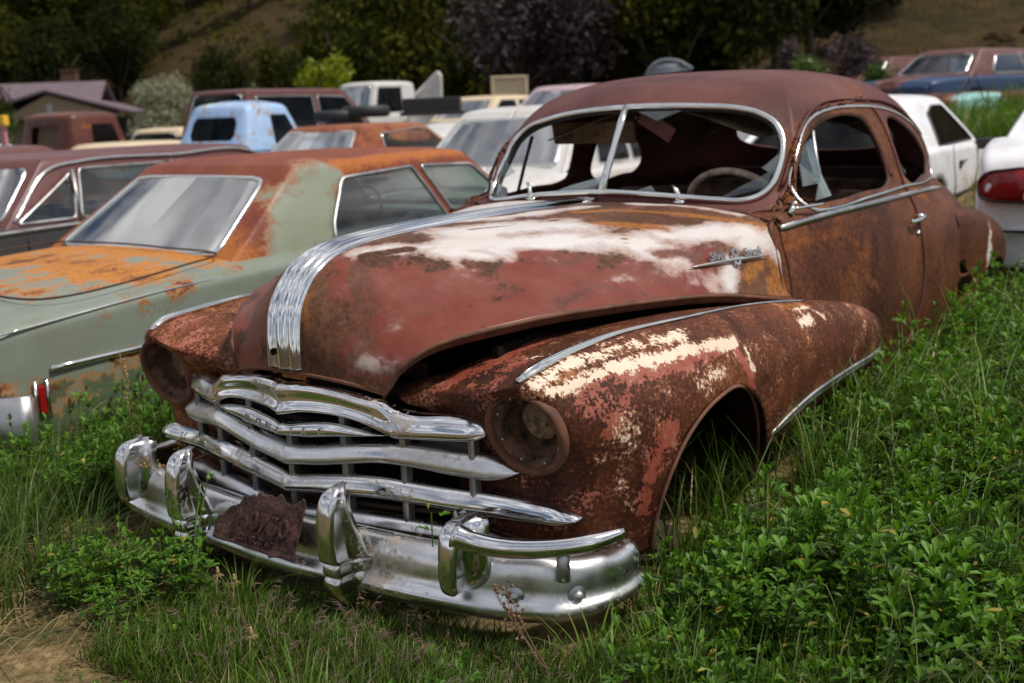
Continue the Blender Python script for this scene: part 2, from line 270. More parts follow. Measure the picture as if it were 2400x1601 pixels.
PAINT_HOOD = [(0,[(0.083,-0.036,1.175),(-0.049,0.072,1.174),(-0.275,0.092,1.171),(-0.561,0.111,1.165)],0.056,0.80),
 (0,[(0.636,0.077,1.147),(0.537,0.13,1.152),(0.431,0.202,1.145),(0.264,0.233,1.151)],0.0448,0.80),
 (0,[(0.449,0.216,1.138),(0.376,0.315,1.115)],0.056,0.80),
 (0,[(0.336,0.245,1.143),(0.213,0.313,1.135),(0.03,0.401,1.121),(-0.124,0.465,1.109),(-0.199,0.552,1.081)],0.0952,0.80),
 (0,[(-0.122,0.306,1.15),(0.135,0.205,1.161),(0.296,0.133,1.168)],0.0784,0.80),
 (0,[(-0.329,0.537,1.102),(-0.477,0.595,1.097),(-0.665,0.669,1.088)],0.056,0.792),
 (0,[(-0.448,0.713,0.995),(-0.383,0.742,0.93)],0.0392,0.792),
 (0,[(-0.188,0.694,0.976),(-0.314,0.733,0.94)],0.05,0.34),
 (0,[(0.127,0.583,1.021),(0.041,0.607,1.018)],0.03,0.34),
 (0,[(0.468,0.371,1.06),(0.428,0.436,1.038)],0.04,0.34),
 (0,[(-0.594,0.7,1.048),(-0.753,0.728,1.045),(-0.772,0.748,1.002)],0.0448,0.748),
 (0,[(-0.74,0.174,1.16),(-0.765,0.4,1.152),(-0.787,0.588,1.128)],0.0336,0.792),
 (0,[(0.249,0.379,1.108),(0.169,0.417,1.102),(0.126,0.46,1.087),(0.064,0.497,1.076)],0.0418,-1),
 (0,[(-0.182,0.587,1.062),(-0.282,0.628,1.053)],0.038,-1),
 (0,[(-0.445,0.657,1.059),(-0.489,0.673,1.055)],0.0342,-1),
 (0,[(0.434,0.318,1.101),(0.358,0.412,1.07)],0.038,-1),
 (0,[(0.211,0.151,1.168),(0.073,0.187,1.165)],0.009,-1),
 (0,[(-0.074,0.215,1.163),(-0.187,0.243,1.16)],0.0075,-1),
 (0,[(0.484,0.102,1.163),(0.389,0.149,1.161)],0.0075,-1),
 (0,[(0.637,0.11,1.139),(0.586,0.133,1.143),(0.506,0.164,1.146)],0.018,-1),
 (0,[(-0.203,0.457,1.118),(-0.101,0.515,1.087)],0.003,-1),
 (1,[(0.6,0.438,0.983),(0.412,0.544,0.998),(0.145,0.618,0.997),(-0.195,0.68,0.992)],0.1792,0.80),
 (1,[(0.338,0.447,1.057),(0.137,0.516,1.057)],0.1344,0.80),
 (1,[(0.698,0.189,1.069),(0.572,0.311,1.057),(0.507,0.409,1.024)],0.1344,0.80),
 (1,[(0.765,0.24,0.952),(0.714,0.347,0.952),(0.62,0.455,0.973)],0.112,0.80),
 (1,[(-0.171,0.618,1.042),(-0.361,0.676,1.029)],0.0672,0.80),
 (1,[(0.677,0.054,1.139),(0.697,0.15,1.096),(0.725,0.191,1.044)],0.056,0.80),
 (1,[(0.711,-0.19,1.058),(0.781,-0.139,1.023)],0.0336,0.792),
 (1,[(-0.182,0.587,1.062),(-0.282,0.628,1.053)],0.0336,0.80),
 (1,[(0.249,0.379,1.108),(0.126,0.46,1.087)],0.0336,0.80),
 (1,[(-0.352,0.716,0.971),(-0.383,0.742,0.93)],0.05,0.6),
 (1,[(0.812,-0.186,0.906),(0.807,-0.232,0.852)],0.056,0.792),
 (2,[(-0.346,0.177,1.166),(-0.507,0.245,1.16),(-0.571,0.384,1.149),(-0.665,0.561,1.124),(-0.704,0.625,1.112)],0.03136,0.792),
 (2,[(-0.226,0.352,1.145),(-0.299,0.42,1.134),(-0.384,0.508,1.116)],0.0448,0.748),
 (2,[(-0.775,0.708,1.077),(-0.795,0.743,1.025),(-0.796,0.766,0.939)],0.0336,0.748),
 (2,[(-0.631,0.737,0.985),(-0.525,0.741,0.947)],0.035,0.8),
 (0,[(-0.226,0.352,1.145),(-0.299,0.42,1.134),(-0.384,0.508,1.116)],0.04,-0.9),
 (0,[(-0.346,0.177,1.166),(-0.507,0.245,1.16),(-0.552,0.365,1.151)],0.018,-0.9),
 (0,[(-0.545,0.397,1.147),(-0.665,0.561,1.124)],0.012,-0.8),
 (1,[(-0.602,0.75,0.936),(-0.746,0.77,0.895),(-0.539,0.766,0.887)],0.1,-1),
 (0,[(-0.602,0.75,0.936),(-0.746,0.77,0.895),(-0.539,0.766,0.887)],0.09,-1),
 (1,[(0.793,0.062,1.061),(0.823,0.101,0.98),(0.834,0.123,0.895)],0.075,-0.8),
 (1,[(0.78,0.143,1.02),(0.794,0.171,0.966)],0.05,-0.7),
 (2,[(0.806,0.049,1.047),(0.836,0.071,0.965)],0.02,0.6),
 (0,[(0.74,0.264,0.964),(0.714,0.296,0.971)],0.012,0.25),
 (0,[(0.803,0.23,0.888),(0.793,0.267,0.879)],0.018,0.25),
 (0,[(0.783,0.311,0.881),(0.775,0.335,0.899)],0.018,0.25),
 (0,[(-0.72,0.7,1.06),(-0.76,0.76,0.95),(-0.76,0.78,0.87)],0.07,-0.55),
 (2,[(-0.7,0.66,1.09),(-0.74,0.75,0.98),(-0.72,0.77,0.80)],0.08,0.8),
 (0,[(0.6,0.33,0.95),(0.42,0.45,0.98)],0.06,0.34)]
PAINT_FENDER = [(1,[(0.667,0.458,0.850),(0.613,0.514,0.876),(0.425,0.501,0.895)],0.078,0.77),
 (1,[(0.636,0.623,0.893),(0.718,0.613,0.872)],0.065,0.688),
 (1,[(0.637,0.800,0.850),(0.510,0.825,0.861),(0.371,0.854,0.856),(0.209,0.879,0.844),(0.070,0.891,0.837)],0.039,0.798),
 (1,[(-0.049,0.905,0.823),(-0.059,0.933,0.776),(-0.074,0.949,0.709)],0.026,0.798),
 (1,[(0.598,0.857,0.733),(0.575,0.865,0.748)],0.0286,0.798),
 (1,[(0.535,0.859,0.805),(0.513,0.863,0.808)],0.0286,0.688),
 (1,[(0.379,0.921,0.695),(0.423,0.915,0.668),(0.458,0.909,0.618),(0.475,0.901,0.563),(0.479,0.893,0.504)],0.0455,0.77),
 (1,[(0.664,0.811,0.816),(0.581,0.854,0.784)],0.08,0.47),
 (1,[(0.723,0.614,0.575),(0.674,0.746,0.569),(0.629,0.815,0.582)],0.12,0.44),
 (1,[(0.729,0.529,0.846),(0.781,0.613,0.832)],0.07,0.5),
 (0,[(0.755,0.739,0.874),(0.659,0.747,0.893),(0.565,0.752,0.902),(0.420,0.774,0.905),(0.329,0.789,0.904)],0.0286,0.688),
 (0,[(0.724,0.772,0.856),(0.608,0.799,0.861),(0.496,0.817,0.872),(0.328,0.853,0.863),(0.108,0.874,0.856),(-0.061,0.895,0.836)],0.0208,0.77),
 (0,[(0.279,0.818,0.893),(0.111,0.831,0.890)],0.0286,0.633),
 (0,[(-0.099,0.915,0.809),(-0.093,0.941,0.756)],0.0117,0.688),
 (0,[(0.601,0.622,0.896),(0.547,0.693,0.910)],0.0117,0.633),
 (0,[(-0.606,0.875,0.836),(-0.698,0.878,0.827),(-0.759,0.907,0.796),(-0.776,0.924,0.772)],0.0104,0.66),
 (0,[(-0.562,0.911,0.802),(-0.657,0.909,0.800)],0.026,0.66),
 (0,[(0.545,0.879,0.711),(0.534,0.881,0.665),(0.603,0.849,0.671)],0.05,0.44),
 (0,[(0.171,0.925,0.770),(0.123,0.919,0.790)],0.05,0.44),
 (0,[(0.552,0.865,0.581),(0.534,0.870,0.517)],0.03,0.5),
 (0,[(0.210,0.922,0.772),(0.097,0.922,0.787)],0.04,0.46),
 (2,[(0.761,0.738,0.864),(0.631,0.772,0.882)],0.039,0.688),
 (2,[(-0.549,0.848,0.854),(-0.734,0.873,0.828)],0.026,0.633),
 (2,[(-0.559,0.935,0.761),(-0.535,0.952,0.713)],0.012,0.55)]
PAINT_BODY = [(2,[(-0.86,0.76,1.02),(-1.16,0.82,1.02),(-1.41,0.86,0.94),(-1.20,0.85,0.86)],0.09,0.5),
 (2,[(-1.61,0.85,1.04),(-1.35,0.84,1.05)],0.05,0.52),
 (2,[(-2.03,0.88,0.91),(-2.07,0.89,0.76),(-2.01,0.90,0.65)],0.02,0.52),
 (2,[(-1.56,0.89,0.72),(-1.39,0.87,0.83)],0.05,0.52),
 (0,[(-2.09,0.89,0.82),(-2.05,0.90,0.71),(-1.98,0.90,0.64)],0.006,0.52),
 (0,[(-1.56,0.89,0.67),(-1.56,0.89,0.65)],0.01,0.52),
 (2,[(-1.39,0.56,1.55),(-1.53,0.64,1.49),(-1.92,0.65,1.52),(-1.17,0.61,1.40)],0.12,0.52),
 (2,[(-1.15,0.64,1.36),(-1.03,0.67,1.17)],0.04,0.52),
 (2,[(-2.01,0.72,1.41),(-2.31,0.84,1.06),(-1.95,0.80,1.19)],0.05,0.55),
 (2,[(-1.06,0.74,1.14),(-1.21,0.81,1.08)],0.04,0.52)]
# ================================================================== materials for metal
def rustpaint(name, white=(.62,.59,.56), red=(.21,.038,.022), base=((.030,.013,.011),(.075,.028,.019),(.15,.055,.03)), orange=((.20,.065,.015),(.42,.17,.035)), ro=(.42,.40,.72), amp=(.16,.10), bump=.25, fine=(9, 60), chips=.0, spec=None, smear=.0, streak=.5, soft=(.03,.03)):
    n = N(name); n1 = n.noise(fine[0], 8, .62, .3); n2 = n.noise(fine[1], 6, .62); n3 = n.noise(2.6, 5, .6, .4); n4 = n.noise(170, 4, .6)
    st = n.noise(5, 6, .6, .2, v=n.map((.35, 1, 1.6)))
    f = n.math('ADD', n.math('MULTIPLY', n3, .55), n.math('MULTIPLY', n2, .45))
    b = n.ramp(f, (.38, base[0]), (.5, base[1]), (.63, base[2]))
    b = n.mix(n.ramp(n.vor(38, o=0), (.0, .45), (.35, 0.)), b, (base[0][0]*.8, base[0][1]*.8, base[0][2]*.8))
    jit = n.math('ADD', n.math('MULTIPLY', n.math('SUBTRACT', n1, .5), amp[0]*3.2), n.math('MULTIPLY', n.math('SUBTRACT', n2, .5), amp[1]*3.2))
    jit = n.math('ADD', jit, n.math('MULTIPLY', n.math('SUBTRACT', st, .5), streak)); jit = n.math('ADD', jit, n.math('MULTIPLY', n.math('SUBTRACT', n3, .5), .5))
    def mask(ch, k=1., w_=.03):
        v = n.math('ADD', n.attr('paint', ch), n.math('MULTIPLY', jit, k)); return n.ramp(v, (.5-w_, 0.), (.5+w_, 1.))
    mo = mask(2, 1., .12); mr = mask(1, 1., soft[1]); mw = mask(0, 1., soft[0])
    oc = n.ramp(n2, (.3, orange[0]), (.7, orange[1])); c = n.mix(n.math('MULTIPLY', mo, .8), b, oc)
    rc = n.mix(n.ramp(n1, (.35, .0), (.7, .7)), red, (red[0]*1.25, red[1]*2.2, red[2]*2.4)); rc = n.mix(n.ramp(n4, (.62, 0.), (.7, .5)), rc, base[1])
    c = n.mix(mr, c, rc)
    chip = n.ramp(n.math('ADD', n.math('MULTIPLY', n.noise(3.1, 9, .68, .6, v=n.map((.7, 1, 1.2), (3, 1, 2))), .8), n.math('MULTIPLY', n4, .2)), (.56, 0.), (.585, chips)); c = n.mix(n.math('MULTIPLY', chip, mr), c, b)
    halo = n.ramp(n.math('ADD', n.attr('paint', 0), jit), (.36, 0.), (.46, .75), (.56, 0.))
    c = n.mix(halo, c, (orange[1][0]*.75, orange[1][1]*.7, orange[1][2]))
    smr = n.ramp(n.math('ADD', n.attr('paint', 0), n.math('MULTIPLY', jit, 1.5)), (.22, 0.), (.50, smear)); c = n.mix(smr, c, (white[0]*.58, white[1]*.36, white[2]*.34))
    wc = n.mix(n.ramp(n.noise(7, 5, .6, .6, v=n.map((.5, 1, 1))), (.42, 0.), (.72, .55)), white, (white[0]*.80, white[1]*.66, white[2]*.52)); wc = n.mix(n.ramp(n4, (.64, 0.), (.70, .6)), wc, (white[0]*.45+.02, white[1]*.28+.01, white[2]*.18))
    c = n.mix(mw, c, wc)
    rr_ = n.mix(mr, (ro[2],)*3, (ro[1],)*3); rr_ = n.mix(mw, rr_, (ro[0],)*3); rr_ = n.mix(.35, rr_, n1)
    n.set(Base_Color=c, Roughness=rr_, Specular_IOR_Level=n.mix(n.math('MAXIMUM', mr, mw), (.16,)*3, (.34,)*3))
    h = n.math('ADD', n.math('MULTIPLY', n2, .5), n.math('ADD', n.math('MULTIPLY', mw, .25), n.math('MULTIPLY', mr, .2))); h = n.math('ADD', h, n.math('MULTIPLY', n4, .2))
    if spec: n.set(Specular_IOR_Level=spec)
    n.bump(h, bump, .004); return n.m
M = {}
M['hood'] = rustpaint('hood_paint', chips=.75, smear=.30, streak=1.2, soft=(.20, .06), amp=(.20, .08), ro=(.30, .27, .60), bump=.10, base=((.040,.018,.012),(.095,.040,.022),(.165,.078,.042)), red=(.155,.027,.015), white=(.60, .56, .545))
M['fender'] = rustpaint('fender_paint', fine=(15, 95), base=((.028,.010,.007),(.085,.026,.012),(.19,.062,.022)), streak=.7, amp=(.38, .40), bump=.3, smear=.25, white=(.68, .57, .45), red=(.24, .045, .026), ro=(.5, .42, .62))
M['body'] = rustpaint('body_rust', amp=(.14, .10), bump=.2, base=((.034,.012,.008),(.088,.030,.015),(.17,.060,.026)), orange=((.17,.052,.014),(.29,.095,.024)), ro=(.5, .45, .55))
M['roof'] = rustpaint('roof_rust', spec=.5, amp=(.14, .08), bump=.12, base=((.070,.026,.024),(.115,.042,.036),(.155,.062,.052)), orange=((.17,.055,.018),(.26,.085,.025)), fine=(12, 110), ro=(.5, .45, .50))
M['dark_rust'] = simple('dark_rust', (.045, .018, .012), .75, bump=.4, sc=22, var=.5)
M['rust'] = simple('old_rust', (.12, .045, .022), .75, bump=.4, sc=16, var=.45)
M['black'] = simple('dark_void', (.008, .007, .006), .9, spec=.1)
M['rubber'] = simple('rubber', (.018, .018, .018), .6)
def chrome_mat(name, dirt=.5, base=(.80, .80, .82), ro=.09, wave=.35, rustc=(.30, .16, .06)):
    n = N(name); a = n.noise(6, 7, .62, .3); b = n.noise(70, 5, .65); c = n.noise(3.2, 3, .5, .5)
    sp = n.ramp(n.math('ADD', n.math('MULTIPLY', a, .6), n.math('MULTIPLY', b, .4)), (.66-.12*dirt, 0.), (.74-.10*dirt, 1.))
    col = n.mix(n.ramp(a, (.4, 0.), (.8, .5)), base, (.55, .53, .50)); col = n.mix(n.math('MULTIPLY', sp, .8), col, rustc)
    film = n.ramp(n.math('ADD', n.math('MULTIPLY', n.noise(2.4, 6, .6, .8, v=n.map((1, 1, 2.2))), .75), n.math('MULTIPLY', b, .25)), (.46, 0.), (.66, .55*min(1, dirt*1.3))); col = n.mix(film, col, (.36, .29, .21))
    r_ = n.ramp(n.noise(4, 6, .6), (.35, ro*.7), (.75, ro*2.6)); r_ = n.mix(film, r_, (.42,)*3); r_ = n.mix(sp, r_, (.75,)*3)
    n.set(Base_Color=col, Metallic=n.ramp(sp, (0., 1.), (1., .35)), Roughness=r_)
    n.bump(n.math('ADD', n.math('MULTIPLY', c, 1.), n.math('MULTIPLY', b, .02)), wave*.12, .06); return n.m
M['chrome'] = chrome_mat('aged_chrome', .85, ro=.07, wave=.5)
M['chrome2'] = chrome_mat('pitted_chrome', .9, ro=.19, wave=.8)
M['post'] = chrome_mat('post_metal', .8, (.22, .23, .24), .35, .3)
M['rib'] = chrome_mat('rib_chrome', .1, (.84, .85, .86), .05, .06)
M['trim'] = chrome_mat('bright_trim', .1, (.82, .83, .80), .10, .3)
M['dull'] = chrome_mat('dull_trim', .6, (.48, .49, .50), .28, .5)
def glass_mat(name, col=(.75, .82, .82), ro=.04, tr=.85, cloud=0., fk=1.25):
    n = N(name); g = n.t.nodes.new('ShaderNodeBsdfTransparent'); g.inputs[0].default_value = (*col, 1)
    gl = n.t.nodes.new('ShaderNodeBsdfGlossy'); gl.inputs['Roughness'].default_value = ro; gl.inputs[0].default_value = (1, 1, 1, 1)
    fr = n.t.nodes.new('ShaderNodeFresnel'); fr.inputs[0].default_value = 1.5
    ms = n.t.nodes.new('ShaderNodeMixShader'); f = n.math('MAXIMUM', n.math('MULTIPLY', fr.outputs[0], fk, clamp=True), 1-tr)
    n.t.links.new(f, ms.inputs[0]); n.t.links.new(g.outputs[0], ms.inputs[1]); n.t.links.new(gl.outputs[0], ms.inputs[2])
    df = n.t.nodes.new('ShaderNodeBsdfDiffuse'); df.inputs[0].default_value = (.45, .43, .38, 1); m2 = n.t.nodes.new('ShaderNodeMixShader')
    dd = n.math('MULTIPLY', n.ramp(n.noise(5, 7, .65), (.4, 0.), (.8, 1.)), cloud); n.t.links.new(dd, m2.inputs[0]); n.t.links.new(ms.outputs[0], m2.inputs[1]); n.t.links.new(df.outputs[0], m2.inputs[2])
    n.t.links.new(m2.outputs[0], n.o.inputs[0]); return n.m
M['glass'] = glass_mat('window_glass', tr=.90, cloud=.10, fk=.9)
M['glass_dark'] = glass_mat('tinted_glass', (.05, .055, .06), tr=.98, cloud=.02, fk=.4)
M['glass_dirty'] = glass_mat('dusty_glass', (.30, .33, .35), tr=.52, cloud=.22)
def text(name, s, size, ext, Mx, mat, parent, shear=0., spacing=1., align='CENTER', bev=0):
    cu = bpy.data.curves.new(name, 'FONT'); cu.body = s; cu.size = size; cu.extrude = ext; cu.shear = shear; cu.space_character = spacing; cu.align_x = align; cu.align_y = 'CENTER'; cu.bevel_depth = bev
    t_ = bpy.data.objects.new(name+'_c', cu); COL.objects.link(t_); bpy.context.view_layer.update()
    me = bpy.data.meshes.new_from_object(t_.evaluated_get(bpy.context.evaluated_depsgraph_get())); bpy.data.objects.remove(t_, do_unlink=True)
    me.materials.clear(); me.materials.append(mat); me.name = name; o = bpy.data.objects.new(name, me); COL.objects.link(o); o.parent = parent; o.matrix_local = Mx; return o
def frame(o, x, y, z):
    x = Vector(x).normalized(); z = Vector(z); z = (z-x*z.dot(x)).normalized(); y = z.cross(x)
    return Matrix(((x.x, y.x, z.x, o[0]), (x.y, y.y, z.y, o[1]), (x.z, y.z, z.z, o[2]), (0, 0, 0, 1)))
# ================================================================== the rusty coupe
car = empty('coupe', (0, 0, 0), 0, 'rusty red and white two-door coupe with chrome grille in the foreground', 'car')
flip = np.array([1, -1, 1.])
# ---- hood
G = net(HOOD, 150, 80); GL = G*flip
t_ = np.linspace(0, 1, 150)[:, None]; k_ = np.clip(np.sin(np.clip(t_/.72, 0, 1)*pi), 0, 1); a_ = np.linspace(0, 1, 80)[None, :]**1.5
GL[:, :, 1] *= 1-.17*k_*a_           # the far half of the bent hood sits narrower
GH = np.concatenate([GL[:, ::-1], G[:, 1:]], 1)          # full hood grid, far edge -> near edge
mbh = MB().grid(GH); V = mbh.V()
def paint_of(V, base, P): 
    A = np.zeros((len(V), 3))+base; neg = []
    for ch, pts, r, st in P:
        pts = np.array(pts, float); _, d = nearest(V, pts, closed=False) if len(pts) > 1 else (0, np.linalg.norm(V-pts[0], axis=1))
        v = np.clip(1-.5*d/r, 0, 1)*abs(st)
        if st > 0: A[:, ch] = np.where(v > .02, np.maximum(A[:, ch], v), A[:, ch])
        else: neg.append((ch, v))
    for ch, v in neg: A[:, ch] = np.minimum(A[:, ch], 1-v*1.05)
    return A
hA = paint_of(V, (.08, .34, .16), PAINT_HOOD)
far = V[:, 1] < -.06; hA[far & (V[:, 0] < .3), 0] = .8; hA[far & (V[:, 0] > .3), 1] = np.maximum(hA[far & (V[:, 0] > .3), 1], .62)
hood = mbh.build('hood', M['hood'], car, sol=.004, off=-1, attrs={'paint': hA})
e1 = GH[:, -1]; e0 = GH[:, 0]; fe = GH[0]
lip = MB(); up_ = np.array([0, 0, 1.])
for E in (e1, e0): lip.tube(E+np.array([0, 0, -.006]), .007, 6)
lip.tube(fe+np.array([-.003, 0, -.003]), .006, 6)
lip.build('rolled_edge', M['rust'], hood)
# underside flange of the hood (visible in the gap)
fl = np.stack([e1, e1+np.array([0, -.012, -.030])], 1); fl2 = np.stack([e0, e0+np.array([0, .012, -.03])], 1)
MB().grid(fl).build('hood_flange', M['rust'], hood, sol=.003); MB().grid(fl2).build('hood_flange', M['rust'], hood, sol=.003)
# ---- silver ribs along the hood
def hood_pt(i, y): row = GH[i]; return np.array([np.interp(y, row[:, 1], row[:, 0]), y, np.interp(y, row[:, 1], row[:, 2])])
i_ = np.arange(2, 150); fr_ = i_/149
yR = np.interp(fr_, [0, .25, .45, .7, 1], [.057, .046, .040, .030, .012]); yL = -np.interp(fr_, [0, .25, .45, .7, 1], [.066, .078, .080, .075, .062])
prof = [0, .0, .35, .9, 1, .9, .35, .05, .4, .95, 1.1, .95, .4, .05, .35, .9, 1, .9, .35, .0, 0]; q_ = np.array([0, .02, .04, .09, .15, .21, .28, .32, .36, .42, .5, .58, .64, .68, .72, .79, .85, .91, .96, .98, 1])
GR = []
cen = np.array([hood_pt(i, 0.) for i in i_]); T = np.gradient(cen, axis=0); T /= np.linalg.norm(T, axis=1)[:, None]; NN = np.cross(np.array([0, 1., 0]), T); NN *= np.sign(NN[:, 2]+NN[:, 0]*.5)[:, None]
for k, i in enumerate(i_): GR.append([hood_pt(i, yL[k]+(yR[k]-yL[k])*q)+NN[k]*(.002+.017*h) for q, h in zip(q_, prof)])
GR = np.array(GR); orn = MB().grid(GR).build('hood_ribs', M['rib'], hood, sol=.003)
MB().lathe([(0, .0), (.009, 0), (.010, .001), (.009, .002)], 16, frame(tuple((GR[9, 6]+GR[9, 7])/2+NN[9]*.012), (0, 0, 1), None, tuple(NN[9]))).build('bolt_hole', M['black'], orn)
br = MB().box((.838, -.004, .852), (.02, .125, .022)); br.box((.832, -.066, .858), (.015, .012, .05)).box((.836, .058, .858), (.015, .01, .045))
br.tube([(.83, .03, .84), (.80, .05, .78)], .008, 6).box((.828, 0, .832), (.006, .09, .02)); br.build('hood_latch_bracket', simple('orange_rust', (.34, .14, .03), .8, bump=.4, var=.6), hood, smooth=False, bev=.003)
# ---- script badge on the hood side
b0, b1, b2 = Vector((-.231, .668, 1.015)), Vector((-.48, .711, 1.009)), Vector((-.697, .744, .996))
bl = [b0.lerp(b1, t/6) for t in range(6)]+[b1.lerp(b2, t/5) for t in range(6)]
nb_ = Vector((.17, .88, .42)).normalized(); badge = MB().tube([tuple(p+nb_*.006) for p in bl], [.001, .004, .006, .007, .007, .007, .008, .007, .006, .005, .003, .001], 6, up=tuple(nb_)).build('hood_badge', M['dull'], hood)
tx = (b2-b0).normalized(); ty_ = nb_.cross(tx)*-1
def badge_text(s, p, size, sh): 
    Mx = frame(tuple(p+nb_*.009), tuple(-tx*-1), None, tuple(nb_)); return text('badge_lettering', s, size, .003, Mx, M['dull'], badge, sh, 1.0)
upv = Vector((0, 0, 1)); upv = (upv-nb_*upv.dot(nb_)).normalized()
# text reads front (left in view) to rear: x axis runs rearwards
badge_text('Silver', b0.lerp(b1, .62)+upv*.020, .042, .25); badge_text('Streak', b1.lerp(b2, .5)+upv*.020, .042, .25); badge_text('8', b1+upv*.006, .085, .1)
# ---- fenders
Gf = net(FEND, 110, 190); mf = MB().grid(Gf); Vf, Ff = mf.V(), mf.f
ARCH = np.array([(.41,.30),(.443,.408),(.430,.501),(.367,.615),(.245,.695),(.121,.725),(.023,.727),(-.070,.690),(-.160,.600),(-.225,.485),(-.25,.38),(-.26,.30)])
ARCH = np.vstack([crs(ARCH, 60)])
(_, _), (Vf, Ff) = split(Vf, Ff, [0, 2], ARCH, sel=lambda C: C[:, 1] > .80)
HC = np.array([.726, .696, .743]); hn = Vector((cos(R_(-12.6))*cos(R_(4)), cos(R_(-12.6))*sin(R_(4)), sin(R_(-12.6)))); hn = Vector((.975, .014, -.218))
hn.normalize()
cc = np.array([(HC[1]+.103*cos(a), HC[2]+.103*sin(a)) for a in np.linspace(0, 2*pi, 48, endpoint=False)])
(_, _), (Vf, Ff) = split(Vf, Ff, [1, 2], cc, sel=lambda C: C[:, 0] > .5)
fA = paint_of(Vf, (.10, .22, .22), PAINT_FENDER)
FMOLD = [(0.765,0.703,0.879),(0.717,0.713,0.895),(0.585,0.717,0.909),(0.480,0.722,0.914),(0.345,0.731,0.918),(0.190,0.758,0.917),(0.015,0.783,0.910),(-0.175,0.787,0.896),(-0.392,0.788,0.876),(-0.580,0.811,0.857),(-0.754,0.847,0.835)]
SILL = [(-.25,.935,.508),(-0.308,0.941,0.520),(-0.420,0.946,0.539),(-0.558,0.951,0.556),(-0.761,0.952,0.561),(-0.983,0.954,0.562),(-1.224,0.950,0.556),(-1.42,.925,.553)]
for sgn in (1, -1):
    s3 = np.array([1, sgn, 1.]); V_ = Vf*s3; F_ = Ff if sgn > 0 else Ff[:, ::-1]
    a_ = fA.copy()
    if sgn < 0: a_[:, 0] = .12; a_[:, 1] = .16+.25*(Vf[:, 0] > .55)*(Vf[:, 2] > .8); a_[:, 2] = .38
    fe_ = MB().add(V_, F_).build('front_fender', M['fender'], car, sol=.004, off=1 if sgn > 0 else 1, attrs={'paint': a_})
    fm = crs(np.array(FMOLD), 60)+np.array([0, .0, .004]); wd = np.interp(np.linspace(0, 1, 60), [0, .03, .2, .3, .5, 1], [.010, .017, .013, .008, .005, .0035])
    MB().tube(fm*s3, wd, prof=[(-1, 0), (-.8, .35), (-.25, .45), (-.15, .75), (0, .85), (.15, .75), (.25, .45), (.8, .35), (1, 0), (.6, -.4), (-.6, -.4)], up=(0, sgn*.25, 1)).build('fender_trim', M['trim'], fe_)
    MB().tube((crs(np.array(SILL), 40)+np.array([0, .004, 0]))*s3, np.interp(np.linspace(0, 1, 40), [0, .1, .9, 1], [.006, .013, .012, .006]), prof=[(-1, -.3), (-1, .2), (-.5, .55), (-.3, .3), (0, .5), (.3, .3), (.5, .55), (1, .2), (1, -.3)], up=(0, sgn, 0)).build('lower_trim', M['dull'], fe_)
    bead = np.array([(x, np.interp(z, [.30, .41, .5, .6, .7, .73], [.875, .897, .914, .932, .944, .948]), z) for x, z in ARCH[3:]])
    MB().tube(bead*s3+np.array([0, -sgn*.004, 0]), .006, 6).build('arch_lip', M['rust'], fe_)
    # headlight: ring, bucket, socket
    n_ = Vector((hn.x, sgn*hn.y, hn.z)); Mh = frame(tuple(HC*s3), (0, 1, 0), None, tuple(n_))
    hl = empty('headlight', (0, 0, 0)); hl.parent = car
    MB().lathe([(.100, -.012), (.098, .004), (.101, .011), (.107, .014), (.114, .012), (.118, .004), (.119, -.012)], 56, Mh).build('headlight_ring', M['rust'], hl)
    MB().lathe([(.101, -.004), (.094, -.012), (.088, -.012), (.085, -.03), (.084, -.06), (.074, -.085), (.055, -.095), (.045, -.088), (.040, -.075), (.036, -.088), (.018, -.098), (.0005, -.100)], 56, Mh).build('headlight_bucket', simple('bucket_rust', (.10, .05, .027), .8, bump=1., sc=30, var=.95), hl)
    sk = MB().lathe([(.050, -.090), (.052, -.066), (.047, -.060), (.030, -.068), (.022, -.060), (.012, -.062), (.0005, -.07)], 40, Mh)
    sk.build('lamp_socket', simple('socket_rust', (.22, .15, .085), .85, bump=.9, sc=50, var=.8), hl)
    for k in range(8):
        a = .4+k*2*pi/8; p = Mh@Vector((.0925*cos(a), .0925*sin(a), -.010)); MB().lathe([(.0045, 0), (.004, .003), (.0015, .004), (.0002, .003)], 8, Matrix.Translation(p)@Mh.to_3x3().to_4x4()).build('screw', M['dull'] if sgn > 0 else M['dark_rust'], hl)
    MB().box(tuple(Mh@Vector((-.005, .082, -.012))), (.018, .016, .012)).build('clip', M['dark_rust'], hl, smooth=False)
# ---- body shell
GB = net(BODYR, 190, 260); GBL = GB*flip; m_ = np.clip((GBL[:, :, 2]-1.14)/.1, 0, 1)*np.clip((1.65-GBL[:, :, 2])/.1, 0, 1)*np.clip((GBL[:, :, 0]+2.3)/.5, 0, 1); GBL[:, :, 1] *= 1+.025*m_
GBF = np.concatenate([GBL[:, ::-1], GB[:, 1:]], 1); mbb = MB().grid(GBF); Vb, Fb = mbb.V(), mbb.f
from mathutils.bvhtree import BVHTree
bv0 = BVHTree.FromPolygons(Vb.tolist(), Fb)
WSC = [(-1.0,-.648,1.160),(-1.06,-.668,1.217),(-1.12,-.655,1.30),(-1.15,-.625,1.375),(-1.154,-.55,1.432),(-1.111,-.409,1.467),(-1.068,-.209,1.494),(-1.053,-.006,1.506),(-1.071,.124,1.506),(-1.10,.298,1.500),(-1.145,.428,1.488),(-1.167,.508,1.467),(-1.166,.572,1.430),(-1.146,.608,1.384),(-1.111,.627,1.332),(-1.064,.632,1.265),(-1.017,.620,1.205),(-.973,.590,1.171),(-.936,.551,1.158),(-.893,.456,1.162),(-.848,.330,1.174),(-.827,.188,1.184),(-.814,-.002,1.190),(-.824,-.203,1.179),(-.850,-.363,1.163),(-.883,-.497,1.146),(-.93,-.60,1.142)]
